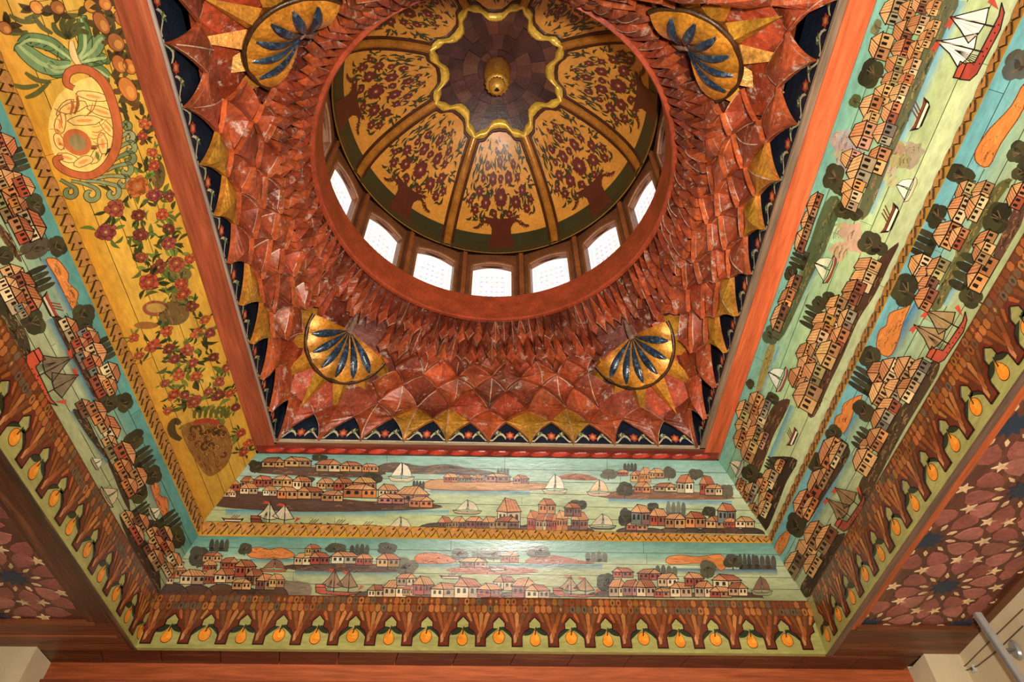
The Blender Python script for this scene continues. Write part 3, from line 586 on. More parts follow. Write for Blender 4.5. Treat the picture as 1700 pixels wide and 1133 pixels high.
def blotch(pan, root, cx, cy, r, col, n=7, base=100):
    for k in range(n):
        x, y = cx+random.uniform(-r, r)*0.7, cy+random.uniform(-r, r)*0.7; rr = r*random.uniform(0.45, 0.75)
        P = [(x+rr*random.uniform(0.7, 1.2)*math.cos(i*0.4488), y+rr*random.uniform(0.6, 1.1)*math.sin(i*0.4488)) for i in range(14)]
        c = '#%02x%02x%02x' % tuple(max(0, min(255, int(int(col[j:j+2], 16)+random.uniform(-14, 14)))) for j in (1, 3, 5))
        shape(pan, root, 'repainted_patch', P, c, base=2+k, streaks=6)
blotch(RU, rRU, 1405, 235, 26, '#9a9a84', 7); blotch(RU, rRU, 1400, 262, 22, '#a3987f', 5); blotch(RU, rRU, 1505, 262, 26, '#9a8868', 8); blotch(RU, rRU, 1478, 290, 18, '#b0a684', 5); blotch(RU, rRU, 1405, 402, 28, '#b39a72', 6); blotch(RU, rRU, 1385, 385, 18, '#a8c88c', 4)
# ---- right lower view
RL = Panel('R', 3, 2); rRL = empty('landscape_panel', RL.p(RL.ur0/2, 0), 'painted coast panel between the right rope moulding and the right fruit cornice', 'painted panel')
planks(RL, rRL, 6, bgfun(RL, [(0, '#a5aa7a'), (0.3, '#a8b086'), (0.55, '#9fb593'), (0.75, '#7fb0ac'), (1, '#76aeb0')]), 3)
water(RL, rRL, (1470, 592), (1520, 500), 20, '#2f6f96', '#a0ae86'); water(RL, rRL, (1622, 276), (1700, 150), 18, '#4c8fa8', '#a8b890'); water(RL, rRL, (1345, 868), (1408, 750), 16, '#3f7c94', '#9fa878'); water(RL, rRL, (1565, 505), (1640, 370), 12, '#5b98ac', '#a8b088'); water(RL, rRL, (1400, 722), (1432, 664), 14, '#3f84a0', '#a2ac80')
paint_list(RL, rRL,
 hills=[([(1664, 300), (1680, 300), (1660, 330), (1636, 368), (1612, 412), (1588, 462), (1562, 512), (1546, 506), (1578, 440), (1608, 380), (1640, 325)], '#5f5a32'), ([(1560, 600), (1545, 602), (1525, 640), (1500, 672), (1478, 700), (1462, 735), (1450, 775), (1432, 792), (1424, 818), (1436, 834), (1472, 768), (1500, 716), (1530, 666), (1556, 622)], '#40301f'),
        ([(1412, 750), (1396, 782), (1370, 822), (1346, 862), (1334, 870), (1344, 835), (1370, 790), (1398, 742)], '#3a2a1c'), ([(1398, 886), (1375, 898), (1355, 935), (1332, 968), (1330, 986), (1346, 990), (1372, 944), (1402, 892)], '#33271a'), ([(1700, 296), (1690, 330), (1668, 380), (1650, 420), (1655, 440), (1680, 400), (1700, 360)], '#57392a')],
 dunes=[[(1700, 140), (1680, 175), (1652, 205), (1640, 218), (1620, 250), (1622, 270), (1642, 276), (1662, 238), (1700, 180)], [(1514, 502), (1505, 510), (1478, 520), (1472, 540), (1460, 550), (1456, 580), (1476, 592), (1490, 570), (1500, 536)], [(1432, 656), (1402, 670), (1398, 686), (1388, 692), (1386, 706), (1400, 720), (1412, 700), (1418, 682)], [(1312, 880), (1296, 890), (1286, 910), (1290, 924), (1300, 916), (1310, 896)]],
 trees=[(1690, 108, 30, 24, 'r', 14, '#4f524c'), (1594, 291, 18, 26), (1554, 358, 22, 17), (1690, 252, 20, 18), (1696, 284, 18, 16), (1656, 362, 28, 24), (1532, 404, 22, 22, 'c'), (1502, 482, 28, 24), (1602, 452, 32, 20, 'c'), (1612, 494, 18, 20), (1446, 596, 20, 20), (1432, 632, 18, 26, 'c'), (1434, 682, 16, 20), (1384, 720, 14, 16), (1436, 732, 18, 20, 'c'), (1358, 772, 18, 20), (1322, 872, 18, 20), (1398, 744, 12, 14)],
 houses=[(1601, 318, 34, 24, 'l'), (1630, 318, 34, 26, 't'), (1592, 346, 40, 30, 'c'), (1619, 344, 40, 26, 'c'), (1571, 388, 40, 34, 'o'), (1590, 394, 34, 24, 'r'), (1690, 324, 40, 28, 'r'), (1634, 402, 40, 26, 't'), (1528, 440, 34, 34, 'c'), (1540, 458, 32, 32, 'w'), (1556, 446, 36, 28, 'l'), (1540, 474, 30, 26, 'b'), (1537, 494, 34, 28, 'r'), (1628, 452, 56, 32, 'o'), (1632, 418, 34, 28, 't'),
  (1460, 618, 34, 32, 'r'), (1480, 615, 36, 36, 'c'), (1505, 612, 36, 36, 't'), (1526, 614, 36, 26, 'g'), (1462, 654, 34, 34, 't'), (1486, 646, 32, 30, 'g'), (1507, 645, 34, 28, 'c'), (1476, 677, 32, 30, 'r'), (1464, 696, 34, 30, 'g'), (1456, 726, 32, 28, 'o'), (1435, 764, 34, 32, 't'), (1377, 748, 46, 26, 'o'), (1390, 752, 40, 18, 'c'), (1356, 802, 40, 26, 'r'), (1368, 792, 34, 18, 'b'), (1332, 834, 38, 24, 'r'), (1344, 842, 34, 18, 'o'), (1338, 914, 32, 32, 't'), (1352, 886, 36, 30, 'b'), (1370, 894, 40, 26, 'd'), (1348, 937, 30, 24, 't'), (1318, 936, 36, 26, 'd'), (1440, 740, 22, 22, 't')],
 boats=[(1556, 548, 96, 78, 'galley', '#a8452f', '#9a7a50'), (1400, 838, 72, 62, 'galley', '#8f4030', '#8a6a48')])
# ---- left lower view
LL = Panel('L', 3, 2); rLL = empty('landscape_panel', LL.p(LL.ur0/2, 0), 'painted coast panel between the left rope moulding and the left fruit cornice', 'painted panel')
planks(LL, rLL, 6, bgfun(LL, [(0, '#a2a379'), (0.35, '#a8ac86'), (0.55, '#9db090'), (0.75, '#6f9c8e'), (1, '#5f9890')]), 3)
water(LL, rLL, (86, 528), (160, 668), 14, '#2f6f86', '#a3a880'); water(LL, rLL, (76, 430), (120, 515), 14, '#2f6f90', '#a3ac88'); water(LL, rLL, (120, 682), (180, 768), 8, '#2f5f74', '#a3a880'); water(LL, rLL, (250, 806), (275, 862), 12, '#3f7684', '#9fa680')
paint_list(LL, rLL,
 hills=[([(88, 530), (106, 530), (126, 570), (146, 610), (162, 640), (172, 668), (158, 664), (136, 622), (112, 580)], '#4a3022'), ([(0, 487), (22, 520), (46, 560), (52, 602), (36, 592), (15, 560), (0, 536)], '#37301e'), ([(120, 680), (142, 690), (162, 730), (182, 766), (166, 750), (140, 716)], '#33281c'), ([(178, 764), (196, 768), (208, 800), (216, 848), (204, 830), (190, 795)], '#3a2a1e'),
        ([(198, 858), (236, 890), (262, 935), (266, 988), (250, 972), (228, 930)], '#3a2819'), ([(0, 372), (20, 400), (36, 432), (28, 430), (0, 392)], '#5a4028')],
 dunes=[[(76, 431), (95, 431), (113, 454), (113, 469), (129, 485), (127, 500), (123, 517), (110, 495), (92, 459)], ([(249, 803), (258, 800), (265, 811), (265, 823), (277, 828), (279, 846), (275, 862), (266, 850), (258, 832)], '#c8703c')],
 trees=[(58, 340, 20, 18), (95, 409, 18, 16), (58, 413, 16, 28, 'r', 14, '#54463a'), (65, 464, 20, 22, 'c'), (6, 424, 16, 16), (56, 533, 24, 20), (138, 522, 18, 20), (142, 540, 14, 14), (177, 578, 18, 16, 'c'), (30, 265, 20, 20, 'c'), (179, 669, 16, 18), (205, 668, 16, 16), (222, 731, 14, 24), (238, 762, 16, 20, 'c'), (254, 789, 16, 16), (228, 818, 18, 18), (236, 850, 12, 18, 'c'), (282, 868, 16, 20, 'c'), (294, 892, 18, 14), (254, 872, 12, 12)],
 houses=[(10, 240, 40, 32, 'r'), (8, 270, 30, 26, 'b'), (22, 305, 44, 42, 'o'), (6, 296, 30, 34, 't'), (10, 342, 50, 28, 'l'), (40, 308, 34, 28, 'r'), (32, 342, 34, 26, 'o'), (54, 372, 50, 34, 'c'), (36, 380, 44, 30, 'r'), (24, 458, 40, 34, 't'), (40, 470, 38, 30, 'r'), (14, 478, 38, 32, 'c'), (48, 494, 42, 34, 'r'), (24, 496, 44, 34, 'c'), (38, 514, 24, 22, 'g'), (116, 545, 40, 26, 'c'), (145, 558, 30, 28, 'g'), (152, 562, 28, 24, 'r'), (134, 574, 30, 26, 'r'), (160, 585, 34, 30, 'c'), (140, 595, 28, 24, 'g'), (155, 606, 34, 28, 'r'), (162, 622, 30, 24, 'g'), (183, 618, 34, 28, 'c'), (166, 638, 36, 28, 'r'), (182, 640, 26, 20, 'o'), (139, 676, 28, 22, 'b'), (160, 682, 34, 28, 'o'), (182, 710, 40, 30, 'c'), (170, 700, 30, 22, 't'), (184, 738, 30, 22, 't'), (192, 756, 40, 26, 'l'), (209, 754, 40, 30, 'r'), (206, 778, 32, 26, 'o'), (231, 791, 30, 26, 't'), (216, 807, 28, 24, 'o'), (213, 860, 26, 20, 't'), (235, 867, 28, 24, 'b'), (228, 886, 32, 18, 'r'), (256, 886, 24, 20, 't'), (275, 888, 28, 22, 'b'), (262, 905, 32, 24, 't'), (250, 915, 26, 20, 'b'), (279, 909, 26, 20, 'r'), (260, 928, 30, 24, 't'), (290, 932, 30, 22, 'c'), (278, 944, 22, 18, 'c')],
 boats=[(92, 618, 98, 76, 'galley', '#b8452a', '#75644a'), (85, 505, 50, 24, 'row', '#a8382a', '#c8b08c'), (182, 820, 40, 28, 'sail', '#7a5a40', '#c0ac80'), (256, 849, 26, 20, 'sail', '#8a7a58', '#cabf9a'), (160, 766, 24, 18, 'sail', '#6a4a3a', '#c9bfa0')])

# the views go on towards the photographer, beyond the frame
def carry_on(pan, root, n):
    for k in range(n*4):
        u, v = random.uniform(0.1, pan.ur0-0.1), random.uniform(0.15, 0.85)*pan.H
        if not (pan.ul(v)+0.1 < u < pan.ur(v)-0.1): continue
        x, y = project(pan.p(u, v))
        if y > -20 and -15 < x < 1715: continue
        su, sv = pan.scale(u, v)
        if k % 4 == 0: tree(pan, root, x, y, 0.05*su, 0.05*sv, random.choice('rc'))
        else: house(pan, root, x, y, 0.11*su, 0.09*sv, random.choice('ctrobgy'))
carry_on(RU, rRU, 12); carry_on(RL, rRL, 12); carry_on(LL, rLL, 12)
# ---- left upper floral panel
LU = Panel('L', 1, 0); rLU = empty('floral_panel', LU.p(LU.ur0/2, 0), 'yellow boarded panel painted with flowers, fruit and a brown scroll at left', 'painted panel')
planks(LU, rLU, 5, bgfun(LU, [(0, '#cf9434'), (0.12, '#d39e3c'), (0.2, '#d0a244'), (0.6, '#d3a94c'), (1, '#ca9b3e')]), 2)
def leafpts(u, v, l, wd, a, bend=0.25):
    c, s_ = math.cos(a), math.sin(a); P = []
    for k in range(7): t = k/6; P.append((t*l, wd*math.sin(PI*t)+bend*l*math.sin(PI*t)))
    for k in range(5, 0, -1): t = k/6; P.append((t*l, -wd*math.sin(PI*t)*0.8+bend*l*math.sin(PI*t)))
    return [(u+x*c-y*s_, v+x*s_+y*c) for x, y in P]
def leaf(a, u, v, l, wd, an, col, up=0, bend=None): a.poly(leafpts(u, v, l, wd, an, random.uniform(-0.2, 0.25) if bend is None else bend), col, up)
def flower(pan, root, cx, cy, r, col, pet=6, base=40, leaves=4, lc='#3f4a22', center='#caa94a'):
    u, v = pan.uv(cx, cy); su, sv = pan.scale(u, v); r = r/((su+sv)/2); a = Art(pan, base+random.randrange(10)*4); c = lin(col)
    for k in range(leaves):
        an = random.random()*6.28; leaf(a, u+math.cos(an)*r*0.8, v+math.sin(an)*r*0.8, r*random.uniform(1.0, 1.7), r*0.22, an, jit(lin(lc), 0.25), 0)
    a0 = random.random()
    for k in range(pet):
        an = a0+2*PI*k/pet+random.uniform(-0.2, 0.2); f_ = random.uniform(0.8, 1.15); pts = a.ell(u+math.cos(an)*r*0.5*f_, v+math.sin(an)*r*0.5*f_, r*0.52*f_, r*0.46, jit(c), 1, 10, an, 0.10); a.line(pts, 0.0025, mixc(c, DK, 0.6), 2, True)
    a.ell(u, v, r*0.42, r*0.42, mixc(c, DK, 0.18), 3, 10); a.ell(u, v, r*0.16, r*0.16, mixc(lin(center), c, 0.5), 4, 8)
    a.build('painted_flower', root)
def pxline(pan, root, name, pts, wpx, col, base=20, taper=True, outline=None):
    """tapered brush stroke through pixels"""
    q = [pan.uv(*p) for p in pts]
    # smooth
    Q = []
    for i in range(len(q)-1):
        p0 = q[max(0, i-1)]; p1 = q[i]; p2 = q[i+1]; p3 = q[min(len(q)-1, i+2)]
        for k in range(5):
            t = k/5; Q.append(tuple(0.5*((2*p1[j])+(-p0[j]+p2[j])*t+(2*p0[j]-5*p1[j]+4*p2[j]-p3[j])*t*t+(-p0[j]+3*p1[j]-3*p2[j]+p3[j])*t**3) for j in (0, 1)))
    Q.append(q[-1]); su, sv = pan.scale(*Q[len(Q)//2]); wd = wpx/((su+sv)/2)/2
    A = []; B = []
    for i, p in enumerate(Q):
        a = Q[max(0, i-1)]; b = Q[min(len(Q)-1, i+1)]; dx, dy = b[0]-a[0], b[1]-a[1]; l = math.hypot(dx, dy) or 1
        k = wd*(0.25+0.75*math.sin(PI*(0.12+0.76*i/(len(Q)-1)))) if taper else wd
        A.append((p[0]-dy/l*k, p[1]+dx/l*k)); B.append((p[0]+dy/l*k, p[1]-dx/l*k))
    ar = Art(pan, base)
    for i in range(len(Q)-1): ar.poly([A[i], B[i], B[i+1], A[i+1]], lin(col))
    if outline:
        ar.line(A, 0.003, lin(outline), 1); ar.line(B, 0.003, lin(outline), 1)
    ar.build(name, root)
def curl(pan, root, x, y, r, a0, turn, col, wpx=7, base=22, tail=None):
    pts = list(tail or [])
    for k in range(9):
        t = k/8; an = a0+turn*t*1.5*PI; rr = r*(1-0.75*t); pts.append((x+rr*math.cos(an), y+rr*math.sin(an)))
    pxline(pan, root, 'painted_scroll', pts, wpx, col, base, True, '#3a3a20')
# cartouche: shell flower inside a brown C scroll
shape(LU, rLU, 'painted_cartouche_ground', [(105, 150), (150, 128), (185, 150), (196, 200), (190, 255), (165, 288), (120, 285), (92, 262), (80, 215), (88, 175)], '#e2bc62', 4)
for (x, y, rx, ry, an) in [(108, 180, 20, 9, 1.0), (100, 205, 20, 9, 0.5), (122, 178, 22, 9, 1.5), (155, 160, 26, 8, 2.0), (168, 185, 24, 8, 2.2), (178, 212, 18, 7, 2.8), (170, 238, 18, 8, 0.2), (160, 258, 16, 8, 0.8), (138, 268, 16, 9, 1.4), (112, 262, 16, 8, 2.2), (98, 235, 15, 8, 0.1), (140, 200, 26, 9, 1.8)]:
    u, v = LU.uv(x, y); su, sv = LU.scale(u, v); a = Art(LU, 9+random.randrange(4)*3); pts = a.ell(u, v, rx/su, ry/sv, jit(lin('#e6b868'), 0.08), 0, 14, -an, 0.08); a.line(pts, 0.003, lin('#7a4a1e'), 1, True)
    a.ell(u, v, rx*0.5/su, ry*0.35/sv, lin('#dd8a45'), 1, 10, -an); a.build('painted_shell_petal', rLU)
pxline(LU, rLU, 'painted_scroll', [(122, 146), (110, 138), (112, 122), (128, 114), (150, 118), (172, 138), (186, 170), (195, 210), (192, 245), (176, 275), (150, 291), (120, 288), (98, 276), (93, 264), (104, 260)], 15, '#b0582c', 26, True, '#6a3216')
for k in range(26):
    an = random.uniform(0, 6.28); r0, r1 = random.uniform(24, 34), random.uniform(40, 58)
    f = 0.85 if math.sin(an) > 0 else 1.15
    P_ = [(128+r0*math.cos(an)*0.9, 222+r0*math.sin(an)*f), (130+(r0+r1)/2*math.cos(an+0.15)*0.9, 218+(r0+r1)/2*math.sin(an+0.15)*f), (133+r1*math.cos(an+0.05)*0.9, 214+r1*math.sin(an+0.05)*f)]
    pxline(LU, rLU, 'painted_pen_stroke', P_, random.choice((1.6, 2.2, 5)), random.choice(['#8a5424', '#c97a38', '#a8642c']), 24, True)
u, v = LU.uv(128, 236); su, sv = LU.scale(u, v); a = Art(LU, 30); a.ell(u, v, 24/su, 22/sv, lin('#b5602f'), 0, 22, 0.3); a.ell(u, v, 15/su, 13/sv, lin('#8a7448'), 1, 18, 0.3); a.build('painted_ring', rLU)
GR = '#56713c'
# acanthus and green scrolls
for pts, wd in [([(118, 108), (95, 112), (70, 106), (45, 88), (30, 74)], 22), ([(120, 100), (100, 85), (80, 72), (50, 66), (34, 74)], 18), ([(128, 100), (140, 80), (140, 55), (134, 30)], 16), ([(130, 100), (152, 85), (162, 70), (170, 62)], 18), ([(132, 104), (158, 98), (176, 96)], 16), ([(134, 110), (160, 116), (180, 128)], 16), ([(110, 118), (90, 118), (78, 104)], 16)]:
    k_ = random.choice([0, 1, 2]); pxline(LU, rLU, 'painted_acanthus_leaf', pts, wd*1.45, ['#5c7444', '#4f6a3a', '#6c8454'][k_], 13+k_, True, '#2c3a1c')
    pxline(LU, rLU, 'painted_leaf_vein', pts, wd*0.35, '#9aa86c', 17, True)
    for i in range(1, len(pts)):
        x, y = pts[i]; pxline(LU, rLU, 'painted_leaf_lobe', [((pts[i-1][0]+x)/2, (pts[i-1][1]+y)/2), (x+random.uniform(-6, 6), y+random.uniform(-4, 8)), (x+random.uniform(-12, 12), y+random.uniform(-10, 14))], wd*0.6, ['#4a6034', '#6c8454', '#5c7444'][k_], 12, True, '#2c3a1c')
pxline(LU, rLU, 'painted_stem', [(118, 68), (122, 92), (134, 112)], 12, '#d9b878', 20, True, '#7a5a2a')
for an in (-2.6, -2.0, -1.5, -1.0, -0.5): pxline(LU, rLU, 'painted_leaf', [(112, 64), (112+22*math.cos(an), 62+22*math.sin(an)), (112+36*math.cos(an+0.3), 62+34*math.sin(an+0.3))], 10, '#4c4a20', 20)
for x, y, r, a0, tn, tail in [(115, 318, 11, 0.3, 1, [(100, 298), (112, 305), (124, 312)]), (150, 322, 13, 0.2, 1, [(118, 300), (140, 305), (160, 314)]), (186, 320, 12, -0.5, 1, [(140, 300), (165, 302), (192, 308)]), (203, 302, 11, -0.8, 1, [(160, 296), (182, 292), (208, 293)]), (208, 282, 11, -1.0, 1, [(176, 284), (192, 276), (210, 272)]), (214, 264, 10, -1.2, 1, [(184, 270), (198, 260), (214, 254)]), (216, 246, 9, -1.3, 1, [(190, 252), (202, 242), (215, 236)]), (214, 228, 8, -1.4, 1, [(195, 236), (203, 226), (213, 219)]), (210, 210, 6, -1.5, 1, [(197, 218), (203, 208), (209, 203)])]:
    curl(LU, rLU, x, y, r, a0, tn, random.choice(['#7c8254', '#6a7148', '#868a60']), 9, 18, tail)
for x, y in [(62, 128), (40, 140), (60, 150), (36, 30), (22, 50), (60, 20), (70, 40), (110, 20)]:
    an = random.uniform(-0.6, 0.8); pxline(LU, rLU, 'painted_leaf', [(x-22*math.cos(an), y-22*math.sin(an)), (x, y+5), (x+24*math.cos(an), y+22*math.sin(an))], 9, '#575220', 16)
def pear_fruit(x, y, rx, ry, col):
    u, v = LU.uv(x, y); su, sv = LU.scale(u, v); a = Art(LU, 30+random.randrange(4)*4)
    for k in range(4): an = random.random()*6.28; leaf(a, u, v, 30/su, 7/su, an, jit(lin('#43340f'), 0.3), 0)
    pts = a.ell(u, v, rx/su, ry/sv, jit(lin(col)), 1, 18, 0.2, 0.03); a.line(pts, 0.003, lin('#5a2c12'), 2, True); a.ell(u+rx*0.25/su, v+ry*0.2/sv, rx*0.5/su, ry*0.5/sv, mixc(lin(col), lin('#e0a048'), 0.4), 2, 12)
    a.build('painted_fruit', rLU)
for q in [(168, 38, 20, 11), (192, 70, 16, 13), (198, 106, 16, 11), (212, 148, 22, 13), (174, 6, 12, 10), (150, 10, 12, 10), (95, 12, 12, 11), (60, 12, 12, 10), (8, 46, 12, 10), (200, 30, 14, 10), (215, 110, 14, 10)]: pear_fruit(*q, random.choice(['#b56a2a', '#a8602a', '#bf7a30', '#9a5a2a']))
for k in range(46):
    t = k/45; x = 172+62*t+random.uniform(-16, 14)+(18 if k % 3 == 0 else 0); y = 20+215*t+random.uniform(-8, 8); an = random.random()*6.28
    pxline(LU, rLU, 'painted_leaf', [(x-9*math.cos(an), y-9*math.sin(an)), (x+2, y+3), (x+10*math.cos(an), y+10*math.sin(an))], 8, random.choice(['#4a3a14', '#3a2e12', '#574a1e', '#5c3a18']), 12+k % 6)
RD = ['#b04a2c', '#a8442a', '#8a3a34', '#b5552f', '#9a4630', '#7a3226']
for x, y, r in [(253, 253, 9), (255, 275, 10), (255, 324, 12), (280, 325, 10), (191, 346, 16), (230, 357, 11), (268, 355, 10), (280, 380, 11), (175, 385, 17), (233, 390, 12), (279, 404, 13), (292, 436, 14), (234, 427, 10), (262, 443, 13), (314, 430, 9), (246, 468, 16), (240, 205, 10), (236, 225, 9), (300, 470, 11), (318, 508, 10), (303, 488, 11), (277, 549, 10), (327, 552, 10), (253, 574, 12), (280, 579, 10), (289, 596, 9), (311, 581, 11), (318, 603, 9), (296, 622, 11), (273, 636, 8), (325, 625, 9), (353, 593, 9), (375, 610, 8), (363, 634, 10), (288, 655, 10), (321, 666, 11), (381, 652, 8), (278, 682, 7), (362, 656, 11), (390, 676, 8), (399, 719, 8), (345, 650, 9), (306, 655, 9), (222, 560, 8), (230, 590, 8), (348, 552, 9), (340, 530, 9), (412, 735, 8), (404, 750, 9)]:
    flower(LU, rLU, x, y, r, random.choice(RD), random.choice((5, 6, 7)), 40, 5, random.choice(['#4c5a24', '#33401a', '#5c6a28', '#2c3214']))
flower(LU, rLU, 227, 309, 19, '#b5602a', 8, 40, 3, '#6a7a2c', '#7c8060')
for k in range(150):
    t = random.random(); y = 250+t*480; xm = 150+t*165; wd = 110-30*t; x = xm+random.uniform(0.05, 1)*wd; u, v = LU.uv(x, y); su, sv = LU.scale(u, v); a = Art(LU, 10+random.randrange(5)); an = random.random()*6.28
    leaf(a, u, v, random.uniform(14, 24)/su, random.uniform(2.5, 4)/su, an, jit(lin(random.choice(['#3a3a16', '#52561f', '#6a722c', '#2c2c12'])), 0.2), 0); a.build('painted_leaf', rLU)
for x, y, rx, ry, c in [(288, 520, 26, 20, '#6a5028'), (258, 512, 22, 13, '#8a4428'), (298, 492, 14, 22, '#7a5a2c'), (242, 540, 20, 6, '#8f5a26'), (262, 290, 12, 24, '#5a4420'), (300, 455, 18, 12, '#6a5a2c')]:
    shape(LU, rLU, 'painted_basket', [(x+rx*math.cos(k*0.6283), y+ry*math.sin(k*0.6283)) for k in range(10)], c, 24, streaks=8)
shape(LU, rLU, 'painted_basket', [(258+16*math.cos(k*0.6283), 511+8*math.sin(k*0.6283)) for k in range(10)], '#a5803c', 28)
# urn at the far end
shape(LU, rLU, 'painted_urn', [(300, 712), (318, 700), (345, 696), (372, 706), (384, 730), (384, 752), (374, 774), (352, 790), (338, 784), (314, 748)], '#8a5a28', 30, streaks=60)
for k in range(34):
    x, y = random.uniform(312, 376), random.uniform(706, 770)
    if y-706 > (x-300)*1.15: continue
    curl(LU, rLU, x, y, random.uniform(4, 8), random.random()*6, random.choice((-1, 1)), random.choice(['#a8582a', '#6a3416', '#b8743a', '#5a2c14']), 3, 32+random.randrange(8))
shape(LU, rLU, 'painted_urn_band', [(322, 698), (346, 694), (364, 700), (360, 707), (344, 702), (324, 705)], '#a03c24', 34)
for k in range(7): pxline(LU, rLU, 'painted_leaf', [(322+k*9, 694), (324+k*9, 682), (332+k*8, 674)], 6, '#57551f', 34)
pxline(LU, rLU, 'painted_scroll', [(300, 730), (288, 722), (284, 708), (290, 698), (298, 704)], 12, '#4a3418', 32)

# ================================================================== guilloche mouldings between the tiers
def guilloche(side, label, pitch):
    pan = Panel(side, 2, 1); root = empty('rope_moulding', pan.p(pan.ur0/2, 0), label, 'moulding', 'carved ochre rope mouldings between the painted tiers')
    b = MB(); q = pan.q; b.prism(q, -pan.N*0.03, lin('#c99438')); b.build('backing_strip', pan.mat, root)
    H = pan.H; P = pitch
    bead = MB(); n = 12
    o, c1 = lin('#3a2410'), lin('#c08646')
    SH = [(-.5, .16), (-.45, .31), (-.3, .43), (-.05, .47), (.2, .44), (.38, .33), (.5, .16), (.36, -.12), (.14, -.42), (-.02, -.06), (-.27, -.42), (-.38, -.1)]
    top = [Vector((x*P*0.97, y*H*0.97, 0.007)) for x, y in SH]; low = [Vector((x*P, y*H, 0.0)) for x, y in SH]
    bead.face([Vector((p.x*0.95, p.y*0.93, 0.0078)) for p in top], jit(c1, 0.05)); bead.face(top, o)
    for i in range(len(SH)): bead.face([low[i], low[(i+1) % len(SH)], top[(i+1) % len(SH)], top[i]], o)
    bead.face([Vector((x*P, y*H, 0.0085)) for x, y in leafpts(0.30, 0.36, 0.34, 0.07, -2.3, 0.1)], o)
    bead.face([Vector((x*P, y*H, 0.0085)) for x, y in ((-.30, .20), (-.10, .32), (.12, .30), (-.08, .26))], lin('#c98e4a'))
    me = bead.mesh('rope_bead', M_PM)
    cnt = int((pan.ur0-pan.ul0)/P)
    B = Matrix((pan.U, pan.V, pan.N)).transposed().to_4x4()
    for k in range(cnt):
        uu = pan.ul0+(k+0.5)*(pan.ur0-pan.ul0)/cnt; M = B @ Matrix.Diagonal((1, pan.hloc(uu)/H, 1, 1)); M.translation = pan.p(uu, H/2, 0.0005); inst(me, 'rope_bead', root, M)
guilloche('F', 'carved ochre rope moulding between the two front harbour panels', 0.083)
guilloche('L', 'carved ochre rope moulding between yellow floral panel and left coast panel', 0.088)
guilloche('R', 'carved ochre rope moulding between the two right landscape panels', 0.094)

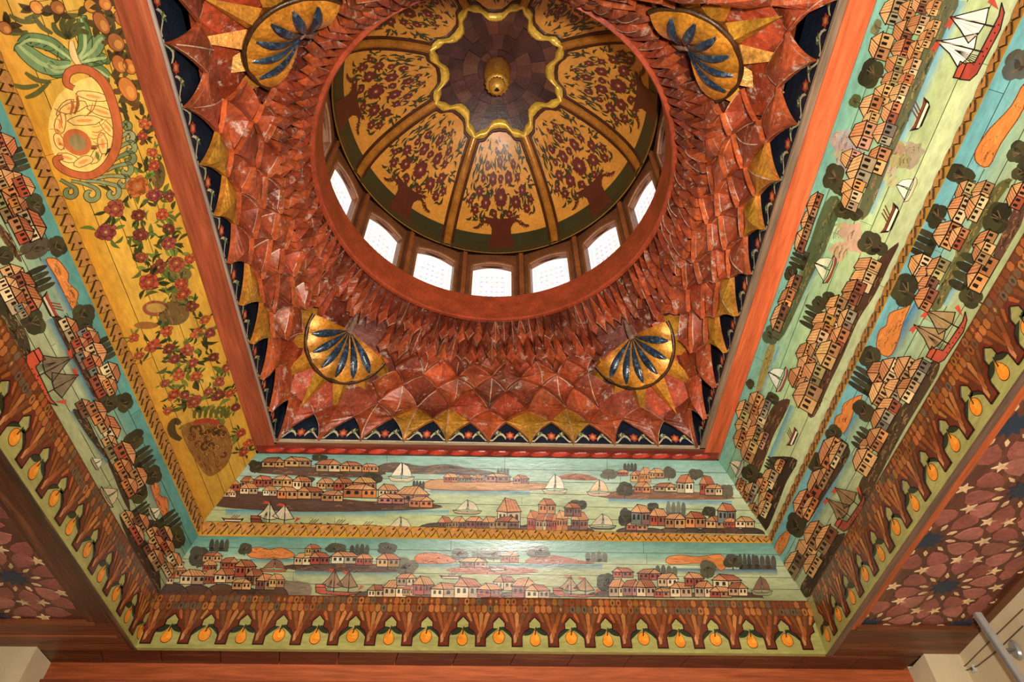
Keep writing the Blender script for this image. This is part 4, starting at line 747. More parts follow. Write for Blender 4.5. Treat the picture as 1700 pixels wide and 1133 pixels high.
# ================================================================== fruit cornices
def cornice(side, label, pitch, phase, first):
    pan = Panel(side, 4, 3); H = pan.H; root = empty('fruit_cornice', pan.p(pan.ur0/2, 0), label, 'cornice', 'painted fruit cornices below the landscapes')
    b = MB(); b.prism(pan.q, -pan.N*0.03, lin('#a6a05c')); b.build('board', pan.mat, root)
    p = pitch; TH = 0.006
    half = [(0.15, 0.07), (0.15, 0.26), (0.21, 0.34), (0.345, 0.395), (0.345, 0.51), (0.5, 0.62)]
    outl = [(-x, y) for x, y in half[::-1]]+half+[(0.5, 1.0), (-0.5, 1.0)]
    def mk(seed):
        random.seed(seed); m_ = MB(); Q = lambda pts, z: [Vector((x*p, y*H, z)) for x, y in pts]
        m_.prism(Q(outl, TH), (0, 0, -TH), lin('#7a2c1e'), 0, lin('#1a0e08'))
        # dark outline and red border
        low = [(-x, y) for x, y in half[::-1]]+half
        for i in range(len(low)-1):
            (x0, y0), (x1, y1) = low[i], low[i+1]; l = math.hypot((x1-x0)*p, (y1-y0)*H); nx, ny = -(y1-y0)*H/l, (x1-x0)*p/l
            wd = 0.006; m_.face([Vector((x0*p, y0*H, TH+0.0004)), Vector((x1*p, y1*H, TH+0.0004)), Vector((x1*p+nx*wd, y1*H+ny*wd, TH+0.0004)), Vector((x0*p+nx*wd, y0*H+ny*wd, TH+0.0004))], lin('#120b08'))
        inner = [(-0.5, 0.70), (-0.42, 0.64), (-0.29, 0.54), (-0.27, 0.44), (-0.15, 0.37), (-0.085, 0.25), (-0.085, 0.12), (0.085, 0.12), (0.085, 0.25), (0.15, 0.37), (0.27, 0.44), (0.29, 0.54), (0.42, 0.64), (0.5, 0.70), (0.5, 1), (-0.5, 1)]
        m_.face(Q(inner, TH+0.0005), lin('#6e3a1e'))
        # slender painted niches: columns that lean in towards the drop
        cols = 6; Z = TH+0.0012
        for k in range(cols):
            xa = -0.5+k/cols; xm = xa+0.5/cols
            for r_, (y0, y1) in enumerate(((0.84, 0.985), (0.69, 0.85))):
                c = jit(lin(random.choice(['#b0602a', '#8f4c26', '#a8702f', '#7a5030', '#c0743a', '#6f5a40'])), 0.2); wd = 0.42/cols
                m_.face(Q([(xm-wd, y0+0.03), (xm, y0), (xm+wd, y0+0.03), (xm+wd, y1-0.03), (xm, y1), (xm-wd, y1-0.03)], Z+0.0002*r_), c)
                if random.random() < 0.35: m_.face(Q([(xm-wd*0.5, (y0+y1)/2), (xm, y0+0.03), (xm+wd*0.5, (y0+y1)/2), (xm, y1-0.03)], Z+0.0007), jit(lin(random.choice(['#4c4a3a', '#3c3428', '#c98a4a', '#5a5c4c'])), 0.2))
        for k in range(5):
            x0 = -0.36+0.18*k; x1 = x0*0.3; c = jit(lin(random.choice(['#b5642c', '#9c5428', '#c98444', '#84502c'])), 0.2); y0 = 0.62-0.1*abs(k-2)*0.3 if abs(k-2) == 2 else 0.44
            m_.face(Q([(x1-0.03, y0-0.08 if abs(k-2) < 2 else 0.5), (x1+0.03, y0-0.10 if abs(k-2) < 2 else 0.5), (x0+0.06, 0.66), (x0, 0.72), (x0-0.06, 0.66)] if abs(k-2) < 2 else [(x0*0.75-0.03, 0.53), (x0*0.75+0.03, 0.52), (x0+0.05, 0.66), (x0, 0.71), (x0-0.05, 0.66)], Z+0.0012), c)
        for k in range(3):
            y0 = 0.13+0.09*k; c = jit(lin(['#c98a58', '#b8683a', '#a8582f'][k]), 0.15); x = (k-1)*0.05
            m_.face(Q([(x-0.035, y0), (x+0.03, y0+0.02), (x+0.05, y0+0.13), (x, y0+0.2), (x-0.05, y0+0.12)], Z+0.0018+0.0002*k), c)
        m_.c = [[mixc(q, lin('#3a1c0e'), 0.22) for q in cs] for cs in m_.c]
        return m_.mesh('painted_stalactite', pan.mat)
    variants = [mk(100+i) for i in range(5)]; random.seed(11)
    # fruit with leaves
    def leafm(m_, x, y, l, wd, an, c, z, bd=0.12): m_.face([Vector((a, b_, z)) for a, b_ in leafpts(x, y, l, wd, an, bd)], c)
    def fruit(kind):
        m_ = MB(); G = lin('#26321e'); Z = 0.0012; s = p/0.245
        if kind == 'orange':
            P = [(0.038*math.cos(a), 0.085+0.040*math.sin(a)) for a in [2*PI*i/20 for i in range(20)]]
            for sg in (-1, 1): leafm(m_, sg*0.004*s, 0.138, 0.125*s, 0.024*s, -PI/2+sg*0.85, G, Z+0.001, sg*0.22)
            leafm(m_, 0, 0.125, 0.055*s, 0.012*s, PI*0.12, G, Z+0.001)
        else:
            P = [(0.034*math.cos(a), 0.066+0.033*math.sin(a)) for a in [PI+PI*i/10 for i in range(11)]]+[(0.026, 0.092), (0.012, 0.112), (0.007, 0.128), (-0.007, 0.128), (-0.012, 0.112), (-0.026, 0.092)]
            for sg in (-1, 1): leafm(m_, 0, 0.140, 0.092*s, 0.028*s, -PI/2+sg*1.0, G, Z+0.001, sg*0.1)
        P = [(x*s, y) for x, y in P]
        m_.face([Vector((x*1.09, 0.085+(y-0.085)*1.08, Z)) for x, y in P], lin('#3a1c0a')); m_.face([Vector((x, y, Z+0.0004)) for x, y in P], lin('#f08e26'))
        m_.face([Vector((0.012*s+x*0.45, 0.012+0.075+(y-0.085)*0.5, Z+0.0006)) for x, y in P], lin('#f5a034'))
        m_.face([Vector((a*s, b_, Z+0.0014)) for a, b_ in ((-0.004, 0.10), (0.004, 0.10), (0.012, 0.15), (0.004, 0.15))], G)
        return m_.mesh('painted_'+kind, pan.mat)
    fo, fp = fruit('orange'), fruit('pear')
    B = Matrix((pan.U, pan.V, pan.N)).transposed().to_4x4(); L = pan.ur0-pan.ul0; k = 0; u = phase
    while u < L-0.02:
        if u > 0.05:
            M = B.copy(); M.translation = pan.p(u, 0, 0.0006); o_ = (k+first) % 2 == 0; inst(fo if o_ else fp, 'painted_orange' if o_ else 'painted_pear', root, M)
        ud = u+p/2
        if p*0.30 < ud < L-p*0.20:
            M = B.copy(); M.translation = pan.p(ud, 0, 0.0); inst(variants[(k*3+k//4) % 5], 'painted_stalactite', root, M)
        if k == 0 and u-p/2 > p*0.12:
            M = B.copy(); M.translation = pan.p(u-p/2, 0, 0.0); inst(variants[4], 'painted_stalactite', root, M)
        u += p; k += 1
PF = Panel('F', 4, 3); uf = PF.uv(459, 1070)[0]; ul_ = PF.uv(1250, 1072)[0]; pf = (ul_-uf)/13.0
cornice('F', 'front cornice of painted oranges and pears above the dark soffit', pf, uf-3*pf, 1)
cornice('R', 'right cornice of painted oranges and pears above the bright orange beam', pf*0.98, 0.10, 1)
cornice('L', 'left cornice of painted oranges and pears above the dark brown beam', pf*0.98, 0.10, 0)

# ================================================================== frame of the vault
HH = 0.458; ZT = 1.0; ZR = 1.329; RR = 0.37
XIl, XIr = -0.474, 0.464
thing_box('vault_frame', 'bright orange wooden frame strip on the right of the carved vault', 'frame', [('frame_strip', XIr, XR, YN, YF-0.004, ZT, ZT+0.006, '#cc5e34', M_WY), ('inner_fillet', XC+HH+0.004, XIr, YN, YF-0.03, ZT+0.003, ZT+0.006, '#86705a', M_WY)])
thing_box('vault_frame', 'reddish wooden frame strip on the left of the carved vault', 'frame', [('frame_strip', XL, XIl, YN, YF-0.008, ZT, ZT+0.006, '#a04c30', M_WY), ('inner_fillet', XIl, XC-HH-0.002, YN, YF-0.03, ZT+0.002, ZT+0.006, '#9a8f84', M_WY)])
rr_ = thing_box('rope_moulding', 'red painted rope strip along the front foot of the carved vault', 'moulding', [('backing_strip', XL+0.004, XR-0.004, YF-0.026, YF-0.002, ZT-0.001, ZT+0.006, '#7a2a1c', M_WX), ('board', XL+0.03, XR-0.03, YF-0.034, YF-0.026, ZT+0.002, ZT+0.006, '#7a4a34', M_WX), ('fillet', XL+0.03, XR-0.03, YC+HH+0.006, YF-0.034, ZT+0.003, ZT+0.006, '#b8a488', M_WX)])
bm = MB(); n = 10; ln = 0.046*S
for a0, a1, c in ((1.0, 0.8, '#8a2418'), (0.8, 0.4, '#c23a22')):
    R0 = [Vector((ln*0.5*a0*math.cos(2*PI*i/n)+0.02*math.sin(2*PI*i/n), 0.026*a0*math.sin(2*PI*i/n), 0.001 if a0 == 1 else 0.007)) for i in range(n)]
    R1 = [Vector((ln*0.5*a1*math.cos(2*PI*i/n)+0.02*math.sin(2*PI*i/n), 0.026*a1*math.sin(2*PI*i/n), 0.007 if a0 == 1 else 0.012)) for i in range(n)]
    for i in range(n): bm.face([R0[i], R0[(i+1) % n], R1[(i+1) % n], R1[i]], lin(c), 0, True)
bm.face(R1, lin('#d04a2c')); me = bm.mesh('rope_bead', M_WZ)
for k in range(22):
    x = XL+0.02+(XR-XL-0.04)*(k+0.5)/22
    inst(me, 'rope_bead', rr_, Matrix.Translation(W(x, YF-0.0135, ZT-0.001)) @ Matrix.Rotation(PI, 4, 'X'))
thing_box('vault_frame', 'wooden frame strip on the near side of the carved vault', 'frame', [('frame_strip', XL, XR, YC-HH-0.035, YC-HH, ZT, ZT+0.03, '#a04c30', M_WX)])
slab('ceiling_filler', [W(XL, YN, ZT+0.03), W(XR, YN, ZT+0.03), W(XR, YC-HH, ZT+0.03), W(XL, YC-HH, ZT+0.03)], 0.03, '#5a3826', M_WX)

# ================================================================== blue flowered frieze behind the foot of the vault
def frieze(k, label):
    R = Matrix.Rotation(-k*PI/2, 3, 'Z'); C = Vector((XC*S, YC*S, 0)); hw = HH+0.006
    def P(s, z, off=0.0):
        v = R @ Vector((s*S, (hw*S-off), 0)); return Vector((v.x+C.x, v.y+C.y, z*S+CAMZ))
    root = empty('flower_frieze', P(0, ZT), label, 'frieze', 'blue flowered friezes behind the vault drops')
    b = MB(); b.prism([P(-hw, ZT+0.0062), P(hw, ZT+0.0062), P(hw, ZT+0.10), P(-hw, ZT+0.10)], R @ Vector((0, 0.02, 0)), lin('#1b2230')); b.build('board', M_WZ, root)
    b = MB()
    b.prism([P(-hw, ZT+0.0064, 0.004), P(hw, ZT+0.0064, 0.004), P(hw, ZT+0.009, 0.004), P(-hw, ZT+0.009, 0.004)], R @ Vector((0, 0.02, 0)), lin('#c8b89a')); b.build('fillet', M_WZ, root)
    pt = HH*2/10
    for i in range(-5, 5):
        s0 = (i+0.5)*pt; b = MB(); z0 = ZT+0.010
        def pol(pts, c, o): b.face([P(s0+x*pt, z0+y*pt*1.25, 0.001+o*0.0003) for x, y in pts], c)
        for sg in (-1, 1):
            for kk in range(6):
                t = kk/6; t2 = (kk+1)/6; f = lambda t: (sg*(0.1+0.38*t), 0.10+0.10*math.sin(PI*t*1.6)+0.12*t*0.3)
                (x0, y0), (x1, y1) = f(t), f(t2); wd = 0.035*(1-t*0.5); pol([(x0, y0-wd), (x1, y1-wd), (x1, y1+wd), (x0, y0+wd)], lin('#c9bd98'), 1)
            for an, c in ((0.9, '#5a6a3c'), (2.2, '#6f7d4a'), (1.6, '#c9bd98')): pol(leafpts(sg*0.28, 0.17, 0.13, 0.03, an if sg > 0 else PI-an), lin(c), 2)
        pol([(0.11*math.cos(a)*(1 if q % 2 else 0.7), 0.17+0.11*math.sin(a)*(1 if q % 2 else 0.7)) for q, a in enumerate([2*PI*j/12 for j in range(12)])], lin('#b5452c'), 3)
        pol([(0.05*math.cos(2*PI*j/8), 0.17+0.05*math.sin(2*PI*j/8)) for j in range(8)], lin('#d88a5a'), 4)
        b.build('painted_spray', M_PX, root)
frieze(0, 'dark blue flowered frieze under the front drops of the vault'); frieze(1, 'dark blue flowered frieze under the right drops of the vault'); frieze(3, 'dark blue flowered frieze under the left drops of the vault'); frieze(2, 'dark blue flowered frieze on the near side of the vault')

# ================================================================== the carved stalactite vault
def PHI(c, t):
    c = c % 40; sd = int(c//10); s = ((c-sd*10)-5)/5; a = s*PI/4
    x = (s*HH)*(1-t)+RR*math.sin(a)*t; y = HH*(1-t)+RR*math.cos(a)*t; q = -sd*PI/2
    return Vector(((XC+x*math.cos(q)-y*math.sin(q))*S, (YC+x*math.sin(q)+y*math.cos(q))*S, (ZT+(ZR-ZT)*t)*S+CAMZ))
def PN(c, t):
    e = 0.02; a = PHI(c+e, t)-PHI(c-e, t); b = PHI(c, t+e)-PHI(c, t-e); n = a.cross(b).normalized()
    return n if n.dot(Vector((XC*S, YC*S, CAMZ))-PHI(c, t)) > 0 else -n
def PP(c, t, off): return PHI(c, t)+PN(c, t)*off
vault = empty('stalactite_vault', W(XC, YC, ZT), 'carved red stalactite vault rising from square frame to round dome opening', 'vault')
T = [0.0, 0.16, 0.25, 0.40, 0.49, 0.61, 0.67]
REDS = ['#a03c1e', '#963a1c', '#b04a22', '#8a3519', '#a54420', '#b85026', '#7a3018']
EDGE = lin('#c4a084')
A_ = math.radians(46)
def arc(n=5):
    out = []
    for i in range(n+1):
        a = A_*i/n; out.append((0.5*(1-math.cos(a))/(1-math.cos(A_)), math.sin(a)/math.sin(A_)))
    return out
ARC = [(0.55*x+0.45*0.5*y, y) for x, y in arc()]
NODE = {}
def node(j, c):
    """lattice node with a little hand-made irregularity"""
    key = (j, round((c % 40)*2))
    if key not in NODE: NODE[key] = (random.uniform(-0.09, 0.09), random.uniform(-0.014, 0.014), random.uniform(-0.02, 0.02)) if j else (random.uniform(-0.02, 0.02), 0.0, 0.0)
    d = NODE[key]; return (c+d[0], T[j]+d[1], d[2])
def cellq(B, L, R_, A, name, col, mt, dep=-0.05, low=0.03, up=-0.015, edge=0.6, lip=0.03, fold=0.0):
    """pointed folded cell: bottom tip B, shoulders L and R, apex A, all lattice points (c, t, offset)"""
    b = MB(); k = len(ARC)
    def run(P, Q, first):
        out = []
        for i in range(k):
            x, y = ARC[i] if first else ARC[i]
            fx = 2*x
            out.append((P[0]+(Q[0]-P[0])*fx, P[1]+(Q[1]-P[1])*y, P[2]+(Q[2]-P[2])*y))
        return out
    for sg, E in ((-1, L), (1, R_)):
        lo = run((B[0], B[1], B[2]+low), (E[0], E[1], E[2]+low*0.5), True); hi = run((E[0], E[1], E[2]+up*0.5), (A[0], A[1], A[2]+up), False)
        bd = lo+hi[1:]; n = len(bd); L_ = [PP(*p) for p in bd]; M_ = []
        for i in range(n):
            s = i/(n-1); M_.append(PP(B[0]+(A[0]-B[0])*s+fold*math.sin(PI*s), B[1]+(A[1]-B[1])*s, (B[2]+low)*(1-s)+(A[2]+up)*s+dep*math.sin(PI*s)))
        cc = jit(mixc(col, lin('#7a4832'), 0.22) if mt is M_RED else col, 0.18)
        for i in range(n-1):
            b.face([L_[i], M_[i], M_[i+1], L_[i+1]] if sg > 0 else [M_[i], L_[i], L_[i+1], M_[i+1]], cc, 0)
        for i in range(k-1):
            n0, n1 = PN(bd[i][0], bd[i][1]), PN(bd[i+1][0], bd[i+1][1])
            b.face([L_[i], L_[i+1], L_[i+1]-n1*lip, L_[i]-n0*lip], mixc(cc, lin('#c8602c'), 0.4), 0)
        for seq in (range(k-1), range(k-1, n-1)):
            if random.random() > edge: continue
            wd = random.uniform(0.003, 0.007); ec = mixc(EDGE, cc, random.uniform(0.0, 0.5))
            for i in seq:
                d0 = (M_[i]-L_[i]); d1 = (M_[i+1]-L_[i+1]); d0 = d0.normalized()*min(wd, d0.length*0.5); d1 = d1.normalized()*min(wd, d1.length*0.5)
                nn = PN(bd[i][0], bd[i][1])*0.0035
                b.face([L_[i]+nn, L_[i]+d0+nn*0.7, L_[i+1]+d1+nn*0.7, L_[i+1]+nn], jit(ec, 0.2), 0)
        if random.random() < 0.3 and sg > 0:       # worn ridge along the fold
            for i in range(n-1):
                nn = PN(bd[i][0], bd[i][1])*0.003; s_ = (L_[i]-M_[i]).normalized()*0.0035
                b.face([M_[i]+nn-s_, M_[i]+nn+s_, M_[i+1]+nn+s_, M_[i+1]+nn-s_], jit(EDGE, 0.25), 0)
    return b.build(name, mt, vault)
def cell(ci, t0, t1, t2, name, col, mt, hw=0.5, dep=-0.03, low=0.02, up=-0.012, edge=True, lip=0.03):
    return cellq((ci, t0, 0), (ci-hw, t1, 0), (ci+hw, t1, 0), (ci, t2, 0), name, col, mt, dep, low, up, 0.5 if edge else 0.1, lip)
# ---- where the corner shells sit
SHF = []
for k in range(4):
    az = PI/4+k*PI/2; er = Vector((math.sin(az), math.cos(az), 0)); et = Vector((math.cos(az), -math.sin(az), 0)); up = Vector((0, 0, 1))
    mdir = (er*0.67-up*0.742).normalized(); nn = (-er*0.742-up*0.67).normalized()
    SHF.append((Vector((XC*S, YC*S, CAMZ+1.222*S))+er*(0.466*S)+nn*0.04, mdir, et, nn))
RL_, RW = 0.108*S, 0.100*S
def in_shell(P, f):
    for Tp, md, et, nn in SHF:
        d = P-Tp; x, y = d.dot(md)/RL_, d.dot(et)/RW
        if x > -0.1 and abs(y) < 1.12 and math.hypot(x, y) < f: return True
    return False
GOLDK = {1, 2, -1, -2}
for j in range(5):
    for i in range(40):
        ci = i+(0.5 if j % 2 else 0.0); loc = ci % 10; dcorner = min(loc, 10-loc); k = int(round(loc-5))
        B, L, R_, A = node(j, ci), node(j+1, ci-0.5), node(j+1, ci+0.5), node(j+2, ci)
        L = (ci-0.5+(NODE[(j+1, round(((ci-0.5) % 40)*2))][0]), L[1], L[2]); R_ = (ci+0.5+(NODE[(j+1, round(((ci+0.5) % 40)*2))][0]), R_[1], R_[2])
        if in_shell(PHI(ci, (T[j]+T[j+2])/2), 1.3 if j == 0 else 1.5): continue
        if j == 0 and k in GOLDK: cellq(B, L, R_, A, 'gilded_drop', lin('#bc862a'), M_GOLD, dep=0.03, low=0.035)
        else: cellq(B, L, R_, A, 'vault_cell', lin(random.choice(REDS)), M_RED, dep=(0.035 if j == 0 else random.choice((-0.085, -0.07, -0.05, 0.02))), low=0.035 if j == 0 else 0.03, fold=random.uniform(-0.08, 0.08))
# fluted band below the ring
for row, (t0, t1, t2) in enumerate(((0.575, 0.63, 0.85), (0.74, 0.80, 1.0))):
    for i in range(120):
        ci = i/3+(1/6 if row else 0.0)
        if in_shell(PHI(ci, t1), 0.8): continue
        q = random.uniform(-0.022, 0.022)
        cell(ci+random.uniform(-0.03, 0.03), t0+q, t1+q+random.uniform(-0.02, 0.03), t2, 'vault_flute', lin(random.choice(REDS)), M_RED, hw=0.185, dep=0.02+random.uniform(-0.016, 0.018), low=0.03+random.uniform(-0.01, 0.012), up=-0.005-0.02*row, edge=(i % 3 == 0), lip=0.05)
# corner ground behind the shells and a hidden backing
for k in range(4):
    b = MB(); rows = [[PP(k*10-2+q*0.25, t, -0.03-0.05*t) for q in range(17)] for t in (0.17, 0.22, 0.3, 0.4)]
    b.grid(rows, lin('#8a3519'), 0, False); b.build('corner_ground', M_RED, vault)
b = MB(); rows = [[PP(c*0.5, t, -0.09) for c in range(80)] for t in (0.26, 0.4, 0.5, 0.7, 0.85, 1.02)]
b.grid(rows, lin('#6a2a1a'), 0, False, True); b.build('vault_ground', M_RED, vault)

# ---- gilded corner shells
def shell(k, label):
    Tp, mdir, et, nn = SHF[k]
    root = empty('gilded_shell', Tp, label, 'ornament', 'gilded shells in the vault corners')
    n = 7; a0 = math.radians(-86); a1 = math.radians(86); s0, s1 = math.radians(-92), math.radians(92); er_ = (mdir*0.67-nn*0.742); er_ = Vector((er_.x, er_.y, 0)).normalized(); m1 = (er_*0.72-Vector((0, 0, 0.694))).normalized(); n1 = (-er_*0.694-Vector((0, 0, 0.72))).normalized()
    def rim(a, f=1.0): return Tp+m1*(math.cos(a)*RL_*0.98*f+0.035*f)+et*(math.sin(a)*RW*0.98*f)
    def surf(a, s, o=0): return Tp+(rim(a)-Tp)*s+n1*(0.15*math.sin(PI*min(1, s*0.66))*1.0+o)
    def base(a, f, o=0): return Tp+mdir*(math.cos(a)*RL_*f+0.03*f)+et*(math.sin(a)*RW*f)+nn*o
    # flat salmon ground
    b = MB(); N_ = 24
    for i in range(N_):
        x0 = s0+(s1-s0)*i/N_; x1 = s0+(s1-s0)*(i+1)/N_
        b.face([base(x0, 0.55, 0.03), base(x1, 0.55, 0.03), base(x1, 1.60, 0.02), base(x0, 1.60, 0.02)], lin('#b84a2a'))
    b.build('star_ground', M_RED, root)
    # gold star points
    for i in range(7):
        ac = s0+(s1-s0)*(i+0.5)/7; w_ = (s1-s0)/7*0.55
        b = MB(); p0, p1, tip = base(ac-w_, 0.90, 0.05), base(ac+w_, 0.90, 0.05), base(ac, 1.72, 0.045); mid = base(ac, 0.90, 0.12)
        g = jit(lin('#cc8c30'), 0.15)
        b.face([p0, mid, tip], g); b.face([mid, p1, tip], jit(g, 0.1)); b.face([p0, tip, p1], g); b.build('gold_point', M_GOLD, root)
    # gores
    for i in range(n):
        x0 = a0+(a1-a0)*i/n; x1 = a0+(a1-a0)*(i+1)/n; b = MB(); rows = []
        for s_ in range(9):
            s = s_/8; rows.append([surf(x0+(x1-x0)*q/6, s, 0.010*math.sin(PI*q/6)*s) for q in range(7)])
        b.grid(rows, jit(lin('#d0882a'), 0.12)); go = b.build('gold_gore', M_GOLD, root)
    for i in range(1, n):                # blue petals over the seams
        ac = a0+(a1-a0)*i/n; wd = (a1-a0)/n*0.36; b = MB(); rows = []
        for s_ in range(8):
            s = 0.06+0.86*s_/7; f = math.sin(PI*min(1, (s_+1.2)/8.3))**0.7; rows.append([surf(ac+wd*f*q, s, 0.014+0.012*(1-abs(q))) for q in (-1, -0.5, 0, 0.5, 1)])
        b.grid(rows, jit(lin('#182e42'), 0.15)); b.build('blue_petal', M_BLUE, root)
    b = MB(); b.tube([surf(a0+(a1-a0)*i/30, 1.0, 0.0) for i in range(31)], 0.013, lin('#4a2f16'), 8); b.build('rim', M_GOLD, root)
    b = MB(); rows = [[surf(a0+(a1-a0)*i/24, 1.0, 0) for i in range(25)], [base(a0+(a1-a0)*i/24, 0.9, 0.0) for i in range(25)]]; b.grid(rows, lin('#6a4018')); b.build('underside', M_GOLD, root)
    b = MB(); b.tube([Tp-mdir*0.12-nn*0.03, Tp-mdir*0.05+nn*0.01, Tp+mdir*0.03+nn*0.03], [0.012, 0.02, 0.028], lin('#8a6a58')); b.build('tip', M_RED, root)
shell(0, 'gilded shell with blue petals, lower right corner of the vault'); shell(3, 'gilded shell with blue petals, lower left corner of the vault')
shell(1, 'gilded shell with blue petals, upper right corner of the vault'); shell(2, 'gilded shell with blue petals, upper left corner of the vault')

# ================================================================== ring, drum and windows
def CYL(az, r, z): return W(XC+r*math.sin(az), YC+r*math.cos(az), z)
b = MB(); NS = 96
prof = [(0.392, 1.340), (0.379, 1.323), (0.371, 1.321), (0.369, 1.326), (0.372, 1.418), (0.376, 1.424), (0.43, 1.424)]
b.grid([[CYL(2*PI*i/NS, r, z) for i in range(NS)] for r, z in prof], lin('#a84626'), 0, False, True)
o = b.build('trim_1', M_WZ); tag(o, 'round red wooden ring at the foot of the windowed drum', None, None, 'structure')
ROTW = math.radians(-0.5)
Z0, Z1 = 1.424, 1.655; RD_ = 0.402
for k in range(16):
    az = ROTW+k*PI/8; root = empty('window_%d' % (k+1), CYL(az, RD_, Z0), None, None, None, 'structure')
    ux = Vector((math.cos(az), -math.sin(az), 0)); ur = Vector((math.sin(az), math.cos(az), 0))
    def Q(x, z, d=0.0): return CYL(az, RD_+d, z)+ux*(x*S)
    hw = RD_*math.tan(PI/16); ow, zt, zs = 0.053, 1.612, 1.598
    arch = [(-ow, 1.43), (-ow, zs)]+[(-ow+2*ow*i/8, zs+(zt-zs)*math.sin(PI*i/8)) for i in range(1, 8)]+[(ow, zs), (ow, 1.43)]
    b = MB(); c = lin('#7a4a2c')
    # plate with an arched opening, made of strips, 2.5 cm thick
    def strip(pts): b.prism([Q(x, z) for x, z in pts], ur*0.05, c)
    strip([(-hw, Z0), (-ow, Z0), (-ow, Z1), (-hw, Z1)]); strip([(ow, Z0), (hw, Z0), (hw, Z1), (ow, Z1)]); strip([(-ow, Z0), (ow, Z0), (ow, 1.43), (-ow, 1.43)])
    tp = arch[1:-1]
    for i in range(len(tp)-1): strip([tp[i], tp[i+1], (tp[i+1][0], Z1), (tp[i][0], Z1)])
    b.build('window_frame', M_WZ, root)
    b = MB()
    for i in range(len(arch)-1):
        (x0, z0), (x1, z1) = arch[i], arch[i+1]; l = math.hypot(x1-x0, z1-z0) or 1; nx, nz = -(z1-z0)/l*0.006, (x1-x0)/l*0.006
        b.prism([Q(x0, z0, -0.004), Q(x1, z1, -0.004), Q(x1+nx, z1+nz, -0.004), Q(x0+nx, z0+nz, -0.004)], ur*0.02, lin('#94603a'))
    b.build('window_bead', M_WZ, root)
    b = MB(); x = hw
    for d, ww, cc in ((0.0, 0.013, '#5f3822'), (-0.006, 0.006, '#96562c')):
        b.prism([Q(x-ww, Z0, d-0.004), Q(x+ww, Z0, d-0.004), Q(x+ww, Z1, d-0.004), Q(x-ww, Z1, d-0.004)], ur*0.02, lin(cc))
    b.build('post', M_WZ, root)
    b = MB(); b.prism([Q(-ow-0.01, 1.425, 0.020), Q(ow+0.01, 1.425, 0.020), Q(ow+0.01, zt+0.008, 0.020), Q(-ow-0.01, zt+0.008, 0.020)], ur*0.01, lin('#fbf9f6')); b.build('pane', M_GLASS, root)
    b = MB(); g = lin('#c9c2c6')
    for f in (0.86, 0.62):
        x, za, zb = ow*f, 1.43+0.09*(1-f), zt-0.16*(1-f)
        for (xa, z_a, xb, z_b) in ((-x, za, x, za), (-x, zb, x, zb), (-x, za, -x, zb), (x, za, x, zb)):
            dx, dz = (0.0011, 0) if xa == xb else (0, 0.0011); b.prism([Q(xa-dx, z_a-dz, 0.0185), Q(xb+dx, z_a-dz if dz else z_b, 0.0185), Q(xb+dx, z_b+dz, 0.0185), Q(xa-dx, z_b+dz if not dx else z_b, 0.0185)] if xa != xb else [Q(xa-dx, z_a, 0.0185), Q(xa+dx, z_a, 0.0185), Q(xa+dx, z_b, 0.0185), Q(xa-dx, z_b, 0.0185)], ur*0.003, g)
    for i in range(5):
        for jj in range(6):
            x = -0.028+0.014*i; z = 1.46+0.022*jj; rd = 0.0045; b.face([Q(x+rd*math.cos(q), z+rd*1.3*math.sin(q), 0.0184) for q in [2*PI*h/6 for h in range(6)]], mixc(g, lin(random.choice(['#e8b8c8', '#b8c0e8', '#e8d8a8', '#e8e8e8'])), 0.5))
    b.build('tracery', M_GLASS, root)

# ================================================================== dome
ZS, DA, DB = 1.655, 0.40, 0.335; ROTD = math.radians(3.0)
dome = empty('dome', W(XC, YC, ZS), 'shallow wooden dome with eight golden panels of painted flower vases', 'dome')
def DM(az, e, off=0.0):
    """dome surface, azimuth, elevation parameter (rad), offset to the inside in metres"""
    k = math.cos(e); n = Vector((math.sin(az)*k/DA, math.cos(az)*k/DA, math.sin(e)/DB)).normalized()
    return W(XC+DA*k*math.sin(az), YC+DA*k*math.cos(az), ZS+DB*math.sin(e))-n*off
tabx = [0, .3, .45, .56, .66, .82, 1]; tabr = [.366, .374, .400, .436, .446, .455, .487]
def rho_star(x):
    x = abs(x)
    for i in range(6):
        if x <= tabx[i+1]: t = (x-tabx[i])/(tabx[i+1]-tabx[i]); return tabr[i]+(tabr[i+1]-tabr[i])*t
    return tabr[-1]
def e_star(x): return math.acos(rho_star(x))
E0 = math.radians(14.6); SEG = PI/8
class DArt:
    def __init__(s, az): s.az = az; s.b = MB(); s.k = 0
    def pt(s, x, y, up=0): return DM(s.az+x*SEG, E0+(y)*(math.radians(64)-E0), 0.004+up*0.0006)
    def poly(s, pts, c, up=0): s.b.face([s.pt(x, y, up) for x, y in pts], c)
    def build(s, name): return s.b.build(name, M_PD, dome)
random.seed(5)
spots = [(0, .42, .17), (-.34, .36, .125), (.34, .36, .125), (-.2, .60, .12), (.22, .61, .12), (0, .76, .10), (-.52, .47, .10), (.52, .47, .10), (-.38, .72, .085), (.4, .73, .085), (-.56, .27, .09), (.56, .27, .09), (-.15, .25, .08), (.17, .24, .08), (0, .60, .08), (-.46, .60, .075), (.46, .60, .075), (-.12, .86, .06), (.16, .87, .06), (-.68, .36, .07), (.68, .36, .07)]
lv = []
for i in range(230):
    y = random.uniform(0.14, 0.95); w_ = 0.80*(1.0 if y > .3 else .85); x = random.uniform(-w_, w_); lv.append((x, y, random.uniform(0, 6.28), random.uniform(.09, .17)))
